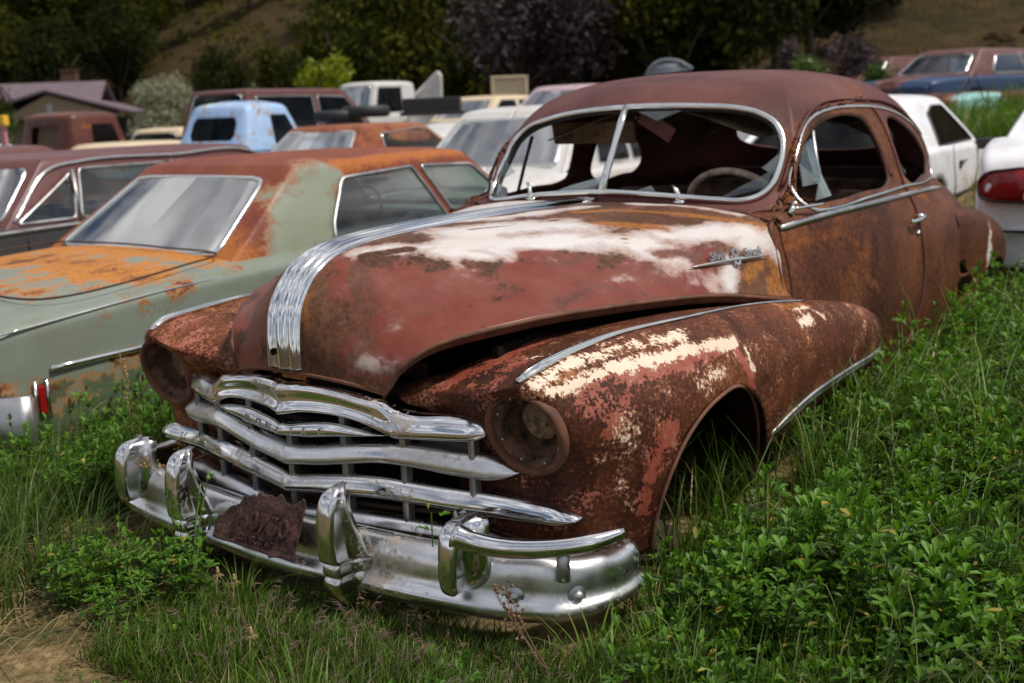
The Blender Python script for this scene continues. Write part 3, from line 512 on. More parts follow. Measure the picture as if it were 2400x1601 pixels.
WSC = crs(np.array(WSC), 160, closed=True)
def surf(P3, ax, V, F_idx=None): return P3
(_, _), (Vb, Fb) = split(Vb, Fb, [1, 2], WSC[:, 1:], sel=lambda C: C[:, 0] > -1.5)
DW = np.array([(-1.061,1.184),(-1.093,1.238),(-1.162,1.314),(-1.243,1.375),(-1.356,1.420),(-1.521,1.448),(-1.71,1.449),(-1.80,1.430),(-1.855,1.338),(-1.874,1.246),(-1.856,1.170),(-1.796,1.153),(-1.540,1.146),(-1.237,1.136),(-1.099,1.140),(-1.055,1.154)]); DW = crs(DW, 110, closed=True)
QW = np.array([(-2.089,1.412),(-2.150,1.428),(-2.283,1.407),(-2.401,1.359),(-2.520,1.283),(-2.563,1.205),(-2.515,1.156),(-2.414,1.148),(-2.10,1.154),(-2.066,1.178),(-2.058,1.273),(-2.060,1.367)]); QW = crs(QW, 90, closed=True)
RW = np.array([(.44*cos(a)*(1-.12*sin(a)), 1.335+.115*np.sign(sin(a))*abs(sin(a))**.8) for a in np.linspace(0, 2*pi, 80, endpoint=False)])
(_, _), (Vb, Fb) = split(Vb, Fb, [1, 2], RW, sel=lambda C: C[:, 0] < -2.3)
for sg in (1, -1):
    for P_ in (DW, QW): (_, _), (Vb, Fb) = split(Vb, Fb, [0, 2], P_, sel=(lambda C, sg=sg: C[:, 1]*sg > .3))
DO = np.array([(-.806,1.10),(-.957,1.141),(-1.036,1.186),(-1.083,1.262),(-1.131,1.331),(-1.242,1.420),(-1.347,1.462),(-1.482,1.482),(-1.702,1.492),(-1.95,1.485),(-1.987,1.440),(-2.010,1.341),(-2.020,1.246),(-2.02,1.127),(-2.04,1.091),(-2.081,1.045),(-2.105,.894),(-2.117,.793),(-2.10,.668),(-2.04,.52),(-1.9,.42),(-1.0,.42),(-.80,.44),(-.795,.6),(-.80,.835),(-.806,.923),(-.801,1.013)]); DO = crs(DO, 260, closed=True)
doors = []
for sg in (1, -1):
    (Vd, Fd), (Vb, Fb) = split(Vb, Fb, [0, 2], DO, sel=(lambda C, sg=sg: C[:, 1]*sg > .45), inset=.006); doors.append((Vd, Fd))
def bodyA(V):
    A = paint_of(V, (.0, .0, .22), PAINT_BODY); z = V[:, 2]
    k = np.clip((z-1.42)/.1, 0, 1)*np.clip((V[:, 0]+1.75)/.5+.4, 0, 1); A[:, 2] = A[:, 2]*(1-k*.8); return A
mats = M['body']
# body keeps one mesh; the roof region is a child panel of its own
Cz = Vb[Fb].mean(1); isr = (Cz[:, 2] > 1.13)
def sub_mesh(V, F, keep):
    G_ = F[keep]; us, inv = np.unique(G_, return_inverse=True); return V[us], inv.reshape(-1, 4)
Vr, Fr = sub_mesh(Vb, Fb, isr); Vl, Fl = sub_mesh(Vb, Fb, ~isr)
body = MB().add(Vl, Fl).build('body', M['body'], car, sol=.005, off=-1, attrs={'paint': bodyA(Vl)})
roof = MB().add(Vr, Fr).build('roof', M['roof'], car, sol=.005, off=-1, attrs={'paint': bodyA(Vr)})
from mathutils.bvhtree import BVHTree
bv = BVHTree.FromPolygons([tuple(v) for v in np.vstack([Vb]+[d[0] for d in doors])], Fb.tolist()+(doors[0][1]+len(Vb)).tolist()+(doors[1][1]+len(Vb)+len(doors[0][0])).tolist())
def lay(P2, sg, h=.006, x0=None):
    """(x,z) points -> 3D points on the body side with outward offset"""
    o_ = []
    for x, z in P2:
        hq = bv0.ray_cast(Vector((x, sg*1.5, z)), Vector((0, -sg, 0)))
        if hq[0] is None or hq[0].y*sg < .3: o_.append(o_[-1] if o_ else np.array((x, sg*.7, z))); continue
        nn = hq[1] if hq[1].y*sg > 0 else -hq[1]; o_.append(np.array(hq[0]+nn*h))
    return np.array(o_)
def smoothp(P, k=3, closed=True):
    for _ in range(k):
        Q = (np.roll(P, 1, 0)+2*P+np.roll(P, -1, 0))/4
        if not closed: Q[0] = P[0]; Q[-1] = P[-1]
        P = Q
    return P
WM = np.array([(-1.045,1.170),(-1.055,1.204),(-1.09,1.262),(-1.159,1.338),(-1.268,1.415),(-1.377,1.450),(-1.509,1.468),(-1.771,1.474),(-1.999,1.467),(-2.176,1.451),(-2.380,1.412),(-2.546,1.348),(-2.63,1.27),(-2.67,1.19),(-2.65,1.138),(-2.493,1.122),(-2.007,1.126),(-1.492,1.118),(-1.12,1.108),(-1.06,1.112),(-1.035,1.135)]); WMc = crs(WM, 200, closed=True)
BELT = np.array([(-.81,1.077),(-.981,1.088),(-1.184,1.096),(-1.418,1.100),(-1.728,1.100),(-2.006,1.096),(-2.256,1.090),(-2.481,1.082),(-2.70,1.070)]); BELTc = crs(BELT, 80)
GUT = crs(np.array([(-1.038,1.201),(-1.094,1.281),(-1.158,1.362),(-1.252,1.424),(-1.377,1.474),(-1.498,1.499),(-1.659,1.507),(-1.883,1.503),(-2.165,1.488),(-2.353,1.455),(-2.481,1.400),(-2.59,1.327)]), 70)
for sg, (Vd, Fd) in zip((1, -1), doors):
    MB().tube(smoothp(lay(DO[:150], sg, .0005), 6, False), .0085, 6).build('door_seal', M['roof'], body)
    d = MB().add(Vd, Fd).build('door', M['body'], car, sol=.02, off=-1, attrs={'paint': bodyA(Vd)})
    MB().tube(smoothp(lay(WMc+np.array([0, .005]), sg, .003)), .0075, 8, closed=True).build('window_molding', M['trim'], body)
    MB().tube(smoothp(lay(BELTc, sg, .004), 3, False), np.interp(np.linspace(0, 1, 80), [0, .02, .9, 1], [.009, .0125, .010, .005]), prof=[(-1, -.2), (-.9, .25), (-.2, .5), (.2, .5), (.9, .25), (1, -.2)], up=(0, sg, .2)).build('belt_molding', M['dull'], body)
    MB().tube(smoothp(lay(GUT, sg, .008), 4, False), .007, 8).build('drip_rail', M['roof'], roof)
    for P_, nm in ((DW, 'window_frame'), (QW, 'window_frame')):
        MB().tube(smoothp(lay(P_, sg, -.008)), .007, 6, closed=True).build(nm, M['dark_rust'], d if P_ is DW else body); continue
        MB().tube(smoothp(lay(DW*1.0 if P_ is DW else QW, sg, -.012) if False else np.array([np.array(p) for p in [(x, 0, z) for x, z in P_]])*0+np.array([[x, sg*(.712+.35*(1.45-z)*.95 if z > 1.15 else .82)-sg*.045, z] for x, z in P_])), .009, 6, closed=True).build(nm, M['dark_rust'], d if P_ is DW else body)
    if sg > 0:
        hd = lay([(-1.93, .985), (-2.13, .997)], 1, .0); p0, p1 = hd
        q = [p0+np.array([0, .02, 0]), p0*.75+p1*.25+np.array([0, .034, 0]), (p0+p1)/2+np.array([0, .036, .002]), p0*.25+p1*.75+np.array([0, .034, .002]), p1+np.array([0, .026, 0])]
        hh = MB().tube(crs(np.array(q), 24), np.interp(np.linspace(0, 1, 24), [0, .15, .7, 1], [.008, .011, .010, .006]), 10); c = p0*.3+p1*.7; hh.tube([c, c+np.array([0, .034, .004])], [.016, .011], 12); hh.build('door_handle', M['trim'], d)
        kl = lay([(-2.055, .925)], 1, 0)[0]; MB().lathe([(.012, 0), (.012, .006), (.009, .011), (.0005, .012)], 16, frame(tuple(kl), (1, 0, 0), None, (0, 1, 0))).build('door_lock', M['trim'], d)
# ---- seams drawn as real gaps: dark backing inside the shell closes the view
MB().tube(smoothp(lay(crs(np.array([(-.80,.84),(-.803,.92),(-.80,1.01),(-.806,1.085)]), 20), 1, -.004), 1, False), .005, 6).build('hinge_post', M['black'], body)
# ---- windshield
wsn = np.array([(.9, 0, .3)]); fr2 = WSC.copy(); c_ = fr2.mean(0)
ws = empty('windshield'); ws.parent = car
MB().tube(fr2+np.array([.006, 0, .004]), .0125, 10, closed=True).build('windshield_molding', M['trim'], ws)
MB().tube(c_+(fr2-c_)*.975+np.array([-.012, 0, -.004]), .010, 8, closed=True).build('rubber_seal', M['rubber'], ws)
MB().tube([(-.808, .012, 1.186), (-.87, .004, 1.27), (-.94, 0, 1.365), (-1.0, -.004, 1.445), (-1.052, -.006, 1.515)], [.016, .014, .013, .017, .014], 10, sx=1.1).build('center_divider', M['trim'], ws)
for y_, l_ in ((.333, 1), (-.331, 0)):
    wp = MB().lathe([(.014, 0), (.015, .012), (.010, .03), (.006, .04), (.0005, .042)], 14, frame((-.835, y_, 1.158), (0, 1, 0), None, (.25, -.05, 1))); wp.tube([(-.83, y_, 1.19), (-.852, y_-.035*(1 if l_ else .9), 1.222)], [.009, .006], 8); wp.box((-.815, y_+.012, 1.160), (.03, .035, .012)); wp.build('wiper_pivot', M['trim'], ws)
def sheet(name, P, mat, par, th=.005): 
    P = np.array(P, float); return MB().add(P, [tuple(range(len(P)))]).build(name, mat, par, smooth=False, sol=th, off=0)
sheet('glass_shard', [(-.94, .44, 1.162), (-1.02, .60, 1.20), (-1.06, .61, 1.265), (-1.03, .56, 1.235), (-.98, .50, 1.20)], M['glass'], ws)
sheet('glass_shard', [(-.835, -.05, 1.185), (-.85, -.26, 1.178), (-.89, -.18, 1.21), (-.93, -.03, 1.25)], M['glass'], ws)
sheet('glass_shard', [(-.90, -.50, 1.15), (-.96, -.60, 1.155), (-1.03, -.635, 1.20), (-.97, -.55, 1.19)], M['glass'], ws)
sheet('glass_shard', [(-1.045, .625, 1.24), (-1.10, .625, 1.33), (-1.07, .56, 1.27)], M['glass'], ws)
sheet('glass_shard', [(-.835, .10, 1.186), (-.845, .24, 1.182), (-.87, .20, 1.215)], M['glass'], ws)
sheet('glass_shard', [(-1.06, -.64, 1.22), (-1.10, -.645, 1.30), (-1.08, -.58, 1.25)], M['glass'], ws)
sheet('glass_shard', [(-1.05, .05, 1.49), (-1.08, .22, 1.49), (-1.03, .14, 1.455)], M['glass'], ws)
# ---- interior
tan = simple('old_cloth', (.16, .10, .055), .95, bump=.5, sc=20, var=.5)
MB().box((-1.33, -.33, 1.405), (.02, .42, .10), Matrix.Rotation(.25, 3, 'Y')).build('sun_visor', tan, car, smooth=False, bev=.01)
MB().tube([(-1.13, -.01, 1.47), (-1.17, .0, 1.45)], .008, 6).box((-1.15, .075, 1.435), (.012, .17, .065), Matrix.Rotation(-.55, 3, 'X')).build('rear_view_mirror', M['roof'], car, smooth=False, bev=.008)
hl_ = net([[(-1.22, -.5, 1.40), (-1.25, -.2, 1.475), (-1.22, .2, 1.475), (-1.22, .5, 1.40)], [(-1.7, -.58, 1.42), (-1.7, -.2, 1.57), (-1.7, .2, 1.57), (-1.7, .58, 1.42)], [(-2.2, -.57, 1.40), (-2.2, -.2, 1.56), (-2.2, .2, 1.56), (-2.2, .57, 1.40)], [(-2.7, -.5, 1.33), (-2.75, -.2, 1.42), (-2.75, .2, 1.42), (-2.7, .5, 1.33)]], 24, 24)
hl_[:, :, 2] += .02*np.sin(hl_[:, :, 0]*9)*np.cos(hl_[:, :, 1]*7)
MB().grid(hl_).build('headliner', simple('headliner_cloth', (.13, .10, .065), .95, sc=8, var=.6), car, sol=.006)
st_ = MB().tube(np.array([(-1.30+.105*sin(a)*1.0, .36+.205*cos(a), 1.085+.165*sin(a)) for a in np.linspace(0, 2*pi, 48, endpoint=False)]), .015, 8, closed=True)
st_.tube([(-1.30, .36, 1.07), (-.95, .36, .88)], .02, 8)
for a in (.2, 2.94, 4.71): st_.tube([(-1.285, .36, 1.075), (-1.30+.105*sin(a), .36+.2*cos(a), 1.085+.165*sin(a))], .007, 6)
st_.build('steering_wheel', simple('wheel_plastic', (.36, .27, .21), .6, var=.5), car)
da = net([[(-.88, -.70, 1.12), (-.86, 0, 1.165), (-.88, .70, 1.12)], [(-1.02, -.72, 1.10), (-1.0, 0, 1.13), (-1.02, .72, 1.10)], [(-1.06, -.72, .98), (-1.06, 0, 1.0), (-1.06, .72, .98)], [(-1.0, -.70, .8), (-1.0, 0, .8), (-1.0, .70, .8)]], 14, 30)
MB().grid(da).build('dashboard', M['dark_rust'], car, sol=.01)
for x_, zt in ((-1.95, 1.10), (-2.75, 1.08)):
    sb = net([[(x_+.1, -.60, .80), (x_+.1, 0, .80), (x_+.1, .60, .80)], [(x_, -.66, .95), (x_, 0, .95), (x_, .66, .95)], [(x_-.12, -.62, zt), (x_-.12, 0, zt+.02), (x_-.12, .62, zt)], [(x_-.2, -.60, zt-.03), (x_-.2, 0, zt-.01), (x_-.2, .60, zt-.03)]], 16, 30); MB().grid(sb).build('seat_back', simple('rotten_seat', (.13, .07, .045), .95, bump=.8, sc=14, var=.7), car, sol=.03)
    MB().box((x_+.28, 0, .78), (.5, 1.25, .14)).build('seat_cushion', M['dark_rust'], car, bev=.04)
MB().box((-2.3, 0, .46), (3.2, 1.62, .02)).box((-.86, 0, .74), (.02, 1.5, .66)).box((-3.0, 0, .9), (.02, 1.3, .5)).build('floor_pan', M['dark_rust'], car, smooth=False)
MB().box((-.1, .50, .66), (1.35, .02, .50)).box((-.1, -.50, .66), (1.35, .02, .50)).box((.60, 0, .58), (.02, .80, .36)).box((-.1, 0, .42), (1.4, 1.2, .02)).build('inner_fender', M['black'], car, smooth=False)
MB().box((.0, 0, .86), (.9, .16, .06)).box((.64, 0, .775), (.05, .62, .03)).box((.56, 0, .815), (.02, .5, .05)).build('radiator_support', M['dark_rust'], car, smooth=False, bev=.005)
# vent window frames and glass
MB().tube([(-1.30, .725, 1.14), (-1.305, .685, 1.27), (-1.33, .655, 1.395)], .010, 6).build('vent_window_post', M['dull'], doors and body)
MB().tube([(-1.30, -.725, 1.14), (-1.305, -.685, 1.27), (-1.33, -.655, 1.395)], .009, 6).build('vent_window_post', M['rubber'], body)
sheet('vent_glass', [(-1.11, .705, 1.20), (-1.29, .712, 1.20), (-1.30, .665, 1.37), (-1.22, .662, 1.345), (-1.15, .675, 1.28)], M['glass'], body)
sheet('glass_shard', [(-1.15, .74, 1.145), (-1.31, .745, 1.15), (-1.275, .712, 1.24)], M['glass'], body)
sheet('quarter_glass', [(-2.08, .735, 1.165), (-2.30, .75, 1.165), (-2.22, .69, 1.30), (-2.12, .665, 1.39), (-2.08, .68, 1.35)], M['glass'], body)
mi = MB().tube([(-.905, .738, 1.118), (-.935, .738, 1.150)], [.012, .010], 10).tube(crs(np.array([(-.92, .745, 1.136), (-1.0, .775, 1.139), (-1.08, .80, 1.141)]), 10), .0055, 8); mi.lathe([(.0005, -.008), (.011, -.006), (.012, .004), (.0005, .008)], 14, frame((-.935, .742, 1.152), (1, 0, 0), None, (.5, 1, 0))); mi.build('mirror_arm', M['trim'], doors and body)
# ---- rear fenders
Gr = net(RFEN, 60, 110); mr_ = MB().grid(Gr); Vq, Fq = mr_.V(), mr_.f
RA = crs(np.array([(-3.62,.36),(-3.56,.52),(-3.42,.62),(-3.28,.655),(-3.15,.645),(-3.046,.612),(-2.984,.565),(-2.949,.50),(-2.94,.44),(-2.94,.36)]), 50)
(_, _), (Vq, Fq) = split(Vq, Fq, [0, 2], RA, sel=lambda C: C[:, 1] > .5)
for hole in ([(-2.70,.655),(-2.68,.70),(-2.72,.715),(-2.75,.67),(-2.78,.655)], [(-2.69,.56),(-2.68,.60),(-2.75,.63),(-2.83,.61),(-2.80,.55),(-2.74,.52)]):
    (_, _), (Vq, Fq) = split(Vq, Fq, [0, 2], crs(np.array(hole), 24, closed=True), sel=lambda C: C[:, 1] > .5)
for sgn in (1, -1):
    a_ = np.zeros((len(Vq), 3))+(.12, .05, .25); a_[:, 0] = np.maximum(a_[:, 0], np.clip(.50-np.abs(Vq[:, 0]+3.06)*2.5-np.abs(Vq[:, 2]-.76)*1.0, 0, 1)+.1)
    rf = MB().add(Vq*np.array([1, sgn, 1]), Fq if sgn > 0 else Fq[:, ::-1]).build('rear_fender', M['body'], car, sol=.004, off=1, attrs={'paint': a_})
    MB().tube((crs(np.array([(-2.72,.905,.479),(-2.772,.92,.464),(-2.86,.932,.457),(-2.958,.941,.456)]), 20))*np.array([1, sgn, 1]), .010, prof=[(-1, -.3), (-1, .2), (-.5, .55), (0, .4), (.5, .55), (1, .2), (1, -.3)], up=(0, sgn, 0)).build('lower_trim', M['dull'], rf)
    MB().tube(np.array([(-2.68+.05*0-(.955-z)*-.10-.0*z, sgn*(.903 if z < .9 else .903-(z-.9)*.5), z) for z in np.linspace(.46, .95, 20)])+np.array([-.03, 0, 0])*0, .004, 6).build('fender_welt', M['black'], rf)
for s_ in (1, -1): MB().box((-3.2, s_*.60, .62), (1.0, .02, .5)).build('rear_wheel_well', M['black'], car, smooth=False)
def wheel(name, loc, par, r=.34, w=.17, ax='Y', rim=None, tm=None):
    Mx = Matrix.Translation(loc)@Matrix.Rotation(pi/2, 4, 'X'); k = w/2
    t = MB().lathe([(r*.62, -k*.8), (r*.80, -k), (r*.95, -k*.85), (r, -k*.5), (r, k*.5), (r*.95, k*.85), (r*.80, k), (r*.62, k*.8)], 36, Mx).build(name, tm or M['rubber'], par)
    MB().lathe([(r*.64, -k*.8), (r*.60, -k*.6), (r*.50, -k*.2), (r*.25, -k*.35), (r*.18, -k*.6), (.0005, -k*.65)], 36, Mx).lathe([(r*.64, k*.8), (r*.60, k*.6), (r*.50, k*.2), (r*.25, k*.35), (r*.18, k*.6), (.0005, k*.65)], 36, Mx).build('rim', rim or M['rust'], t); return t
for s_ in (1, -1): wheel('wheel', (-3.25, s_*.74, .50), car)
# ================================================================== grille
ty_ = [0, .15, .3, .45, .57, .65, .8, .95]; tx_ = [.87, .862, .835, .785, .735, .715, .70, .69]
gx = lambda y: float(np.interp(abs(y), ty_, tx_))
gr = empty('grille'); gr.parent = car
P0 = [(-.6, .70), (-.25, .97), (.15, 1.0), (.48, .86), (.70, .58), (.82, .28), (.93, -.05), (1.0, -.38), (.94, -.70), (.66, -.93), (.1, -1.), (-.5, -.85), (-.66, 0)]
def gbar(name, ys, tops, bots, rl=.10, dep=.034, mat=None, crease=.012, prof=P0, fwd=0.):
    n = 90; q0 = np.linspace(0, 1, n); q0 = (q0-np.sin(2*pi*q0)/(2*pi)*.85)*(ys[-1]+.010); yy = np.concatenate([-q0[::-1][:-1], q0]); a = np.abs(yy)
    def sm(t): 
        c = crs_like(ys, t); return c
    tp = np.interp(a, np.linspace(0, ys[-1], 400), crs_like(ys, tops)); bt = np.interp(a, np.linspace(0, ys[-1], 400), crs_like(ys, bots))
    zc = (tp+bt)/2; hh = (tp-bt)/2*1.06; xx = np.interp(a, np.linspace(0, .95, 400), crs_like(ty_, tx_)); ca = crease*np.exp(-a/.03)
    end = np.sqrt(1-(1-np.clip((ys[-1]+.010-a)/rl, 0, 1))**2.2); pr_ = np.array(prof)
    w_ = np.clip((.37-a)/.10, 0, 1)[:, None]; PM = np.array(P0)[None] if prof is not P1 else None
    prx = pr_[None, :, 0]+0*w_; prz = pr_[None, :, 1]+0*w_
    if prof is P1: prx = pr_[None, :, 0]*w_+np.array(P0)[None, :, 0]*(1-w_); prz = pr_[None, :, 1]*w_+np.array(P0)[None, :, 1]*(1-w_)
    G = np.stack([xx[:, None]+fwd+ca[:, None]+dep*(prx*(.35+.65*end[:, None])-.62)-.012*(1-end[:, None]), np.repeat(yy[:, None], len(pr_), 1), zc[:, None]+hh[:, None]*prz*end[:, None]], 2)
    m = MB(); o = m.n; m.grid(G, cu=True); k = len(pr_); m.f += [tuple(range(k))[::-1], tuple((len(yy)-1)*k+j for j in range(k))]
    return m.build(name, mat or M['chrome'], gr)
def crs_like(xs, ys_):
    xs = np.array(xs, float); ys_ = np.array(ys_, float); q = np.linspace(xs[0], xs[-1], 400); m = np.gradient(ys_, xs); m[0] = 0
    i = np.clip(np.searchsorted(xs, q, side='right')-1, 0, len(xs)-2); h = xs[i+1]-xs[i]; s = (q-xs[i])/h
    return (2*s**3-3*s**2+1)*ys_[i]+(s**3-2*s**2+s)*h*m[i]+(-2*s**3+3*s**2)*ys_[i+1]+(s**3-s**2)*h*m[i+1]
P1 = [(-.5, .8), (-.1, 1.0), (.45, .97), (.75, .80), (.80, .55), (.62, .20), (.55, -.15), (.70, -.45), (.95, -.68), (.85, -.88), (.4, -1.), (-.5, -.9), (-.6, 0)]
gbar('grille_bar', [0, .07, .14, .2, .26, .32, .345, .39, .46, .53, .572], [.820, .822, .820, .812, .800, .790, .776, .766, .766, .762, .754], [.738, .748, .752, .750, .740, .716, .704, .702, .701, .700, .703], rl=.055, dep=.042, prof=P1, crease=.022, mat=M['chrome'])
gbar('grille_bar', [0, .1, .2, .3, .4, .5, .58, .615, .646], [.648, .657, .673, .684, .683, .670, .660, .652, .643], [.594, .603, .619, .632, .626, .609, .600, .603, .610], dep=.036, mat=M['chrome2'])
gbar('grille_bar', [0, .1, .2, .3, .4, .54, .68, .76, .805], [.564, .576, .588, .592, .582, .566, .554, .550, .540], [.515, .523, .530, .533, .526, .506, .500, .502, .506], dep=.036)
gbar('grille_bar', [0, .12, .22, .33, .46, .56, .64], [.47, .478, .485, .482, .47, .46, .448], [.43, .447, .447, .437, .426, .422, .44], dep=.034, mat=M['chrome2'])
P2 = [(-.5, .5), (-.1, .95), (.4, .95), (.8, .6), (1.0, 0), (.8, -.6), (.4, -.95), (-.1, -.95), (-.5, -.5)]
bb = gbar('badge_bar', [0, .08, .16, .24, .30, .325], [.713, .724, .733, .727, .716, .711], [.677, .679, .690, .700, .706, .709], dep=.040, prof=P2, fwd=.012)
for ch, y_, z_ in zip('PONTIAC', (-.138, -.088, -.045, 0, .045, .090, .150), (.709, .703, .698, .696, .698, .702, .709)):
    x_ = gx(y_)+.0285+.010*math.exp(-abs(y_)/.03); sl_ = (-.12 if y_ > 0.02 else .12 if y_ < -.02 else 0)
    text('badge_letter', ch, .030, .0012, frame((x_, y_, z_), (sl_, 1, .08 if y_ > 0 else -.1), None, (1, 0, .12)), M['dull'], bb, 0, 1)
for y_ in (-.536, -.36, -.17, 0, .19, .362, .536):
    x_ = gx(y_)-.012
    for za, zb in ((.60, .755),) if abs(y_) > .1 else ((.60, .70),):
        MB().tube([(x_, y_, .44 if abs(y_) < .5 else .53), (x_, y_, za), (x_, y_, zb)], .011, prof=[(-.9, -1.6), (-.9, .6), (-.4, 1.1), (.4, 1.1), (.9, .6), (.9, -1.6)], up=(1, 0, 0)).build('grille_post', M['post'], gr, smooth=False)
for s_ in (1, -1):
    MB().add([(gx(.40)-.035, s_*.385, .655), (gx(.53)-.035, s_*.53, .655), (gx(.53)-.035, s_*.53, .71), (gx(.40)-.035, s_*.385, .71)], [(0, 1, 2, 3)]).build('parking_lamp', simple('lamp_lens', (.05, .05, .05), .25, sc=80), gr, smooth=False, sol=.01)
for z_ in (.625, .545, .485, .70):   # slats deep behind the bars
    MB().tube([(gx(y)-.075, y, z_) for y in np.linspace(-.52, .52, 20)], .02, prof=[(-.3, -1), (-.3, 1), (.3, 1), (.3, -1)], up=(1, 0, .15)).build('rear_slat', M['dark_rust'], gr, smooth=False)
# ================================================================== bumper
bp = empty('front_bumper'); bp.parent = car
pl = np.array([(0, .985), (.2, .972), (.3, .962), (.46, .95), (.6, .93), (.73, .90), (.8, .872), (.858, .84), (.898, .79), (.925, .73), (.938, .67), (.940, .61), (.938, .565)])
pc = crs(np.array([(-y, x) for y, x in pl[:0:-1]]+[(y, x) for y, x in pl]), 180)   # (y,x)
T2 = np.gradient(pc, axis=0); T2 /= np.linalg.norm(T2, axis=1)[:, None]; n2_ = np.stack([-T2[:, 1], T2[:, 0]], 1)   # outward (y,x)
prb = [(-.085, .470), (-.060, .479), (-.042, .480), (-.030, .472), (-.020, .455), (-.014, .43), (-.012, .405), (-.010, .386), (-.002, .374), (.006, .366), (.010, .355), (.008, .342), (0, .332), (-.012, .322), (-.026, .312), (-.045, .306)]
arc = np.abs(pc[:, 0]); hz = np.interp(arc, [0, .8, .93, .97], [0, 0, -.025, -.075])
Gp = np.array([[(pc[i, 1]+n2_[i, 1]*o_, pc[i, 0]+n2_[i, 0]*o_, z+(hz[i]*(z-.33)/.15 if z > .33 else 0)+.02*max(0, (arc[i]-.75))) for o_, z in prb] for i in range(len(pc))])
MB().grid(Gp).build('bumper_blade', M['chrome2'], bp, sol=.004)
def guard(yc, inner, sg):
    lv = []
    if inner: rows = [(.618, .988, .003, .015), (.613, 1.006, .012, .03), (.598, 1.026, .021, .045), (.57, 1.040, .024, .055), (.53, 1.047, .025, .068), (.49, 1.049, .025, .080), (.45, 1.047, .025, .090), (.432, 1.043, .025, .092), (.424, 1.031, .023, .09), (.414, 1.035, .024, .09), (.398, 1.036, .024, .09), (.388, 1.029, .023, .09), (.37, 1.036, .025, .09), (.34, 1.030, .025, .09), (.315, 1.010, .023, .08), (.30, .99, .02, .06)]
    else: rows = [(.575, .90, .004, .02), (.568, .945, .018, .07), (.55, .966, .024, .085), (.52, .978, .024, .09), (.47, .984, .023, .095), (.43, .984, .021, .09), (.405, .978, .016, .085), (.395, .965, .006, .07)]
    for z, xf, hw, de in rows:
        fl_ = np.interp(z, [.30, .42, .50, .58, .62], [.030, .034, .026, .010, .002]) if inner else np.interp(z, [.39, .45, .56], [.03, .045, .03])
        xb = xf-de
        de = max(de, .03); xb = xf-de
        lv.append([(xb, -hw-fl_, z), (xb+de*.25, -hw-fl_*.35, z), (xb+de*.5, -hw-fl_*.05, z), (xf-.013, -hw, z), (xf-.004, -hw*.96, z), (xf-.0008, -hw*.84, z), (xf, -hw*.5, z), (xf+.0008, 0, z), (xf, hw*.5, z), (xf-.0008, hw*.84, z), (xf-.004, hw*.96, z), (xf-.013, hw, z), (xb+de*.5, hw+fl_*.05, z), (xb+de*.25, hw+fl_*.35, z), (xb, hw+fl_, z)])
    A_ = np.array(lv); G_ = np.stack([crs_u(A_[:, j], 80) for j in range(15)], 1)+np.array([0, yc, 0]); g = MB().grid(G_).build('bumper_guard', M['chrome'], bp, sol=.003)
    return g
guard(.298, True, 1); guard(-.298, True, -1)
for s_ in (1, -1):
    g = guard(s_*.632, False, s_)
    if s_ < 0: continue
    am = crs(np.array([(.955, s_*.64, .545), (.935, s_*.70, .530), (.905, s_*.77, .522), (.855, s_*.85, .522), (.79, s_*.925, .530), (.73, s_*.97, .542)]), 30)
    MB().tube(am, np.interp(np.linspace(0, 1, 30), [0, .1, .8, 1], [.034, .026, .022, .012]), 14, up=(0, 0, 1), sx=.95).build('guard_arm', M['chrome'], g)
    MB().tube([(.835, s_*.868, .52), (.842, s_*.87, .44)], [.014, .018], 12).build('guard_arm_post', M['dull'], g)
for y_, x_ in ((.765, .884), (.885, .815), (-.80, .855)):
    i = int(np.argmin(np.abs(pc[:, 0]-y_))); nn = Vector((n2_[i, 1], n2_[i, 0], 0)); c = Vector((pc[i, 1], pc[i, 0], .388))-nn*.009
    MB().lathe([(.024, -.001), (.022, .002), (.014, .002), (.0135, .004), (.012, .010), (.006, .014), (.0005, .015)], 24, frame(tuple(c), (0, 0, 1), None, tuple(nn))).build('bumper_bolt', M['dull'], bp)
# ---- licence plate, rusted through, leaning on the bumper (its own thing)
pm = simple('plate_rust', (.055, .022, .016), .85, bump=1.0, sc=40, var=.8)
nx_, nz_ = 56, 30; Gq = np.zeros((nz_, nx_, 3))
top = lambda u: .42+.56*min(1, u*2.3)+.10*mn.noise(Vector((u*7, 5, 1)))+.14*mn.noise(Vector((u*12, 2, 4)))+.035*mn.noise(Vector((u*47, 9, 4)))+(.07 if .27 < u < .40 else 0)
for j in range(nx_):
    u_ = j/(nx_-1)
    for i in range(nz_):
        v_ = i/(nz_-1)*top(u_); e = mn.noise(Vector((u_*5, v_*3, 3)))*.006+mn.noise(Vector((u_*16, v_*9, 8)))*.002+.012*math.exp(-((u_-.75-.1*v_)/.03)**2)
        if v_ < .06 or u_ > .975: e += .004
        Gq[i, j] = (1.024-.060*v_+e, -.160+.318*u_+.012*v_*0, .400+.138*v_-.006*u_)
pt = MB().grid(Gq).build('license_plate', pm, None, sol=.002); tag(pt, 'torn rusted license plate leaning on the chrome bumper', 'license plate')
for s, y_, z_, sz in (('1 0750', .015, .470, .072), ('S2 TER STATE', .01, .424, .024)):
    text('embossed_digits' if sz > .05 else 'embossed_lettering', s, sz, .0016, frame((1.004 if sz > .05 else 1.018, y_, z_-.006), (0, 1, -.02), None, (1, 0, .38)), pm, pt, bev=.0012, spacing=1.05)
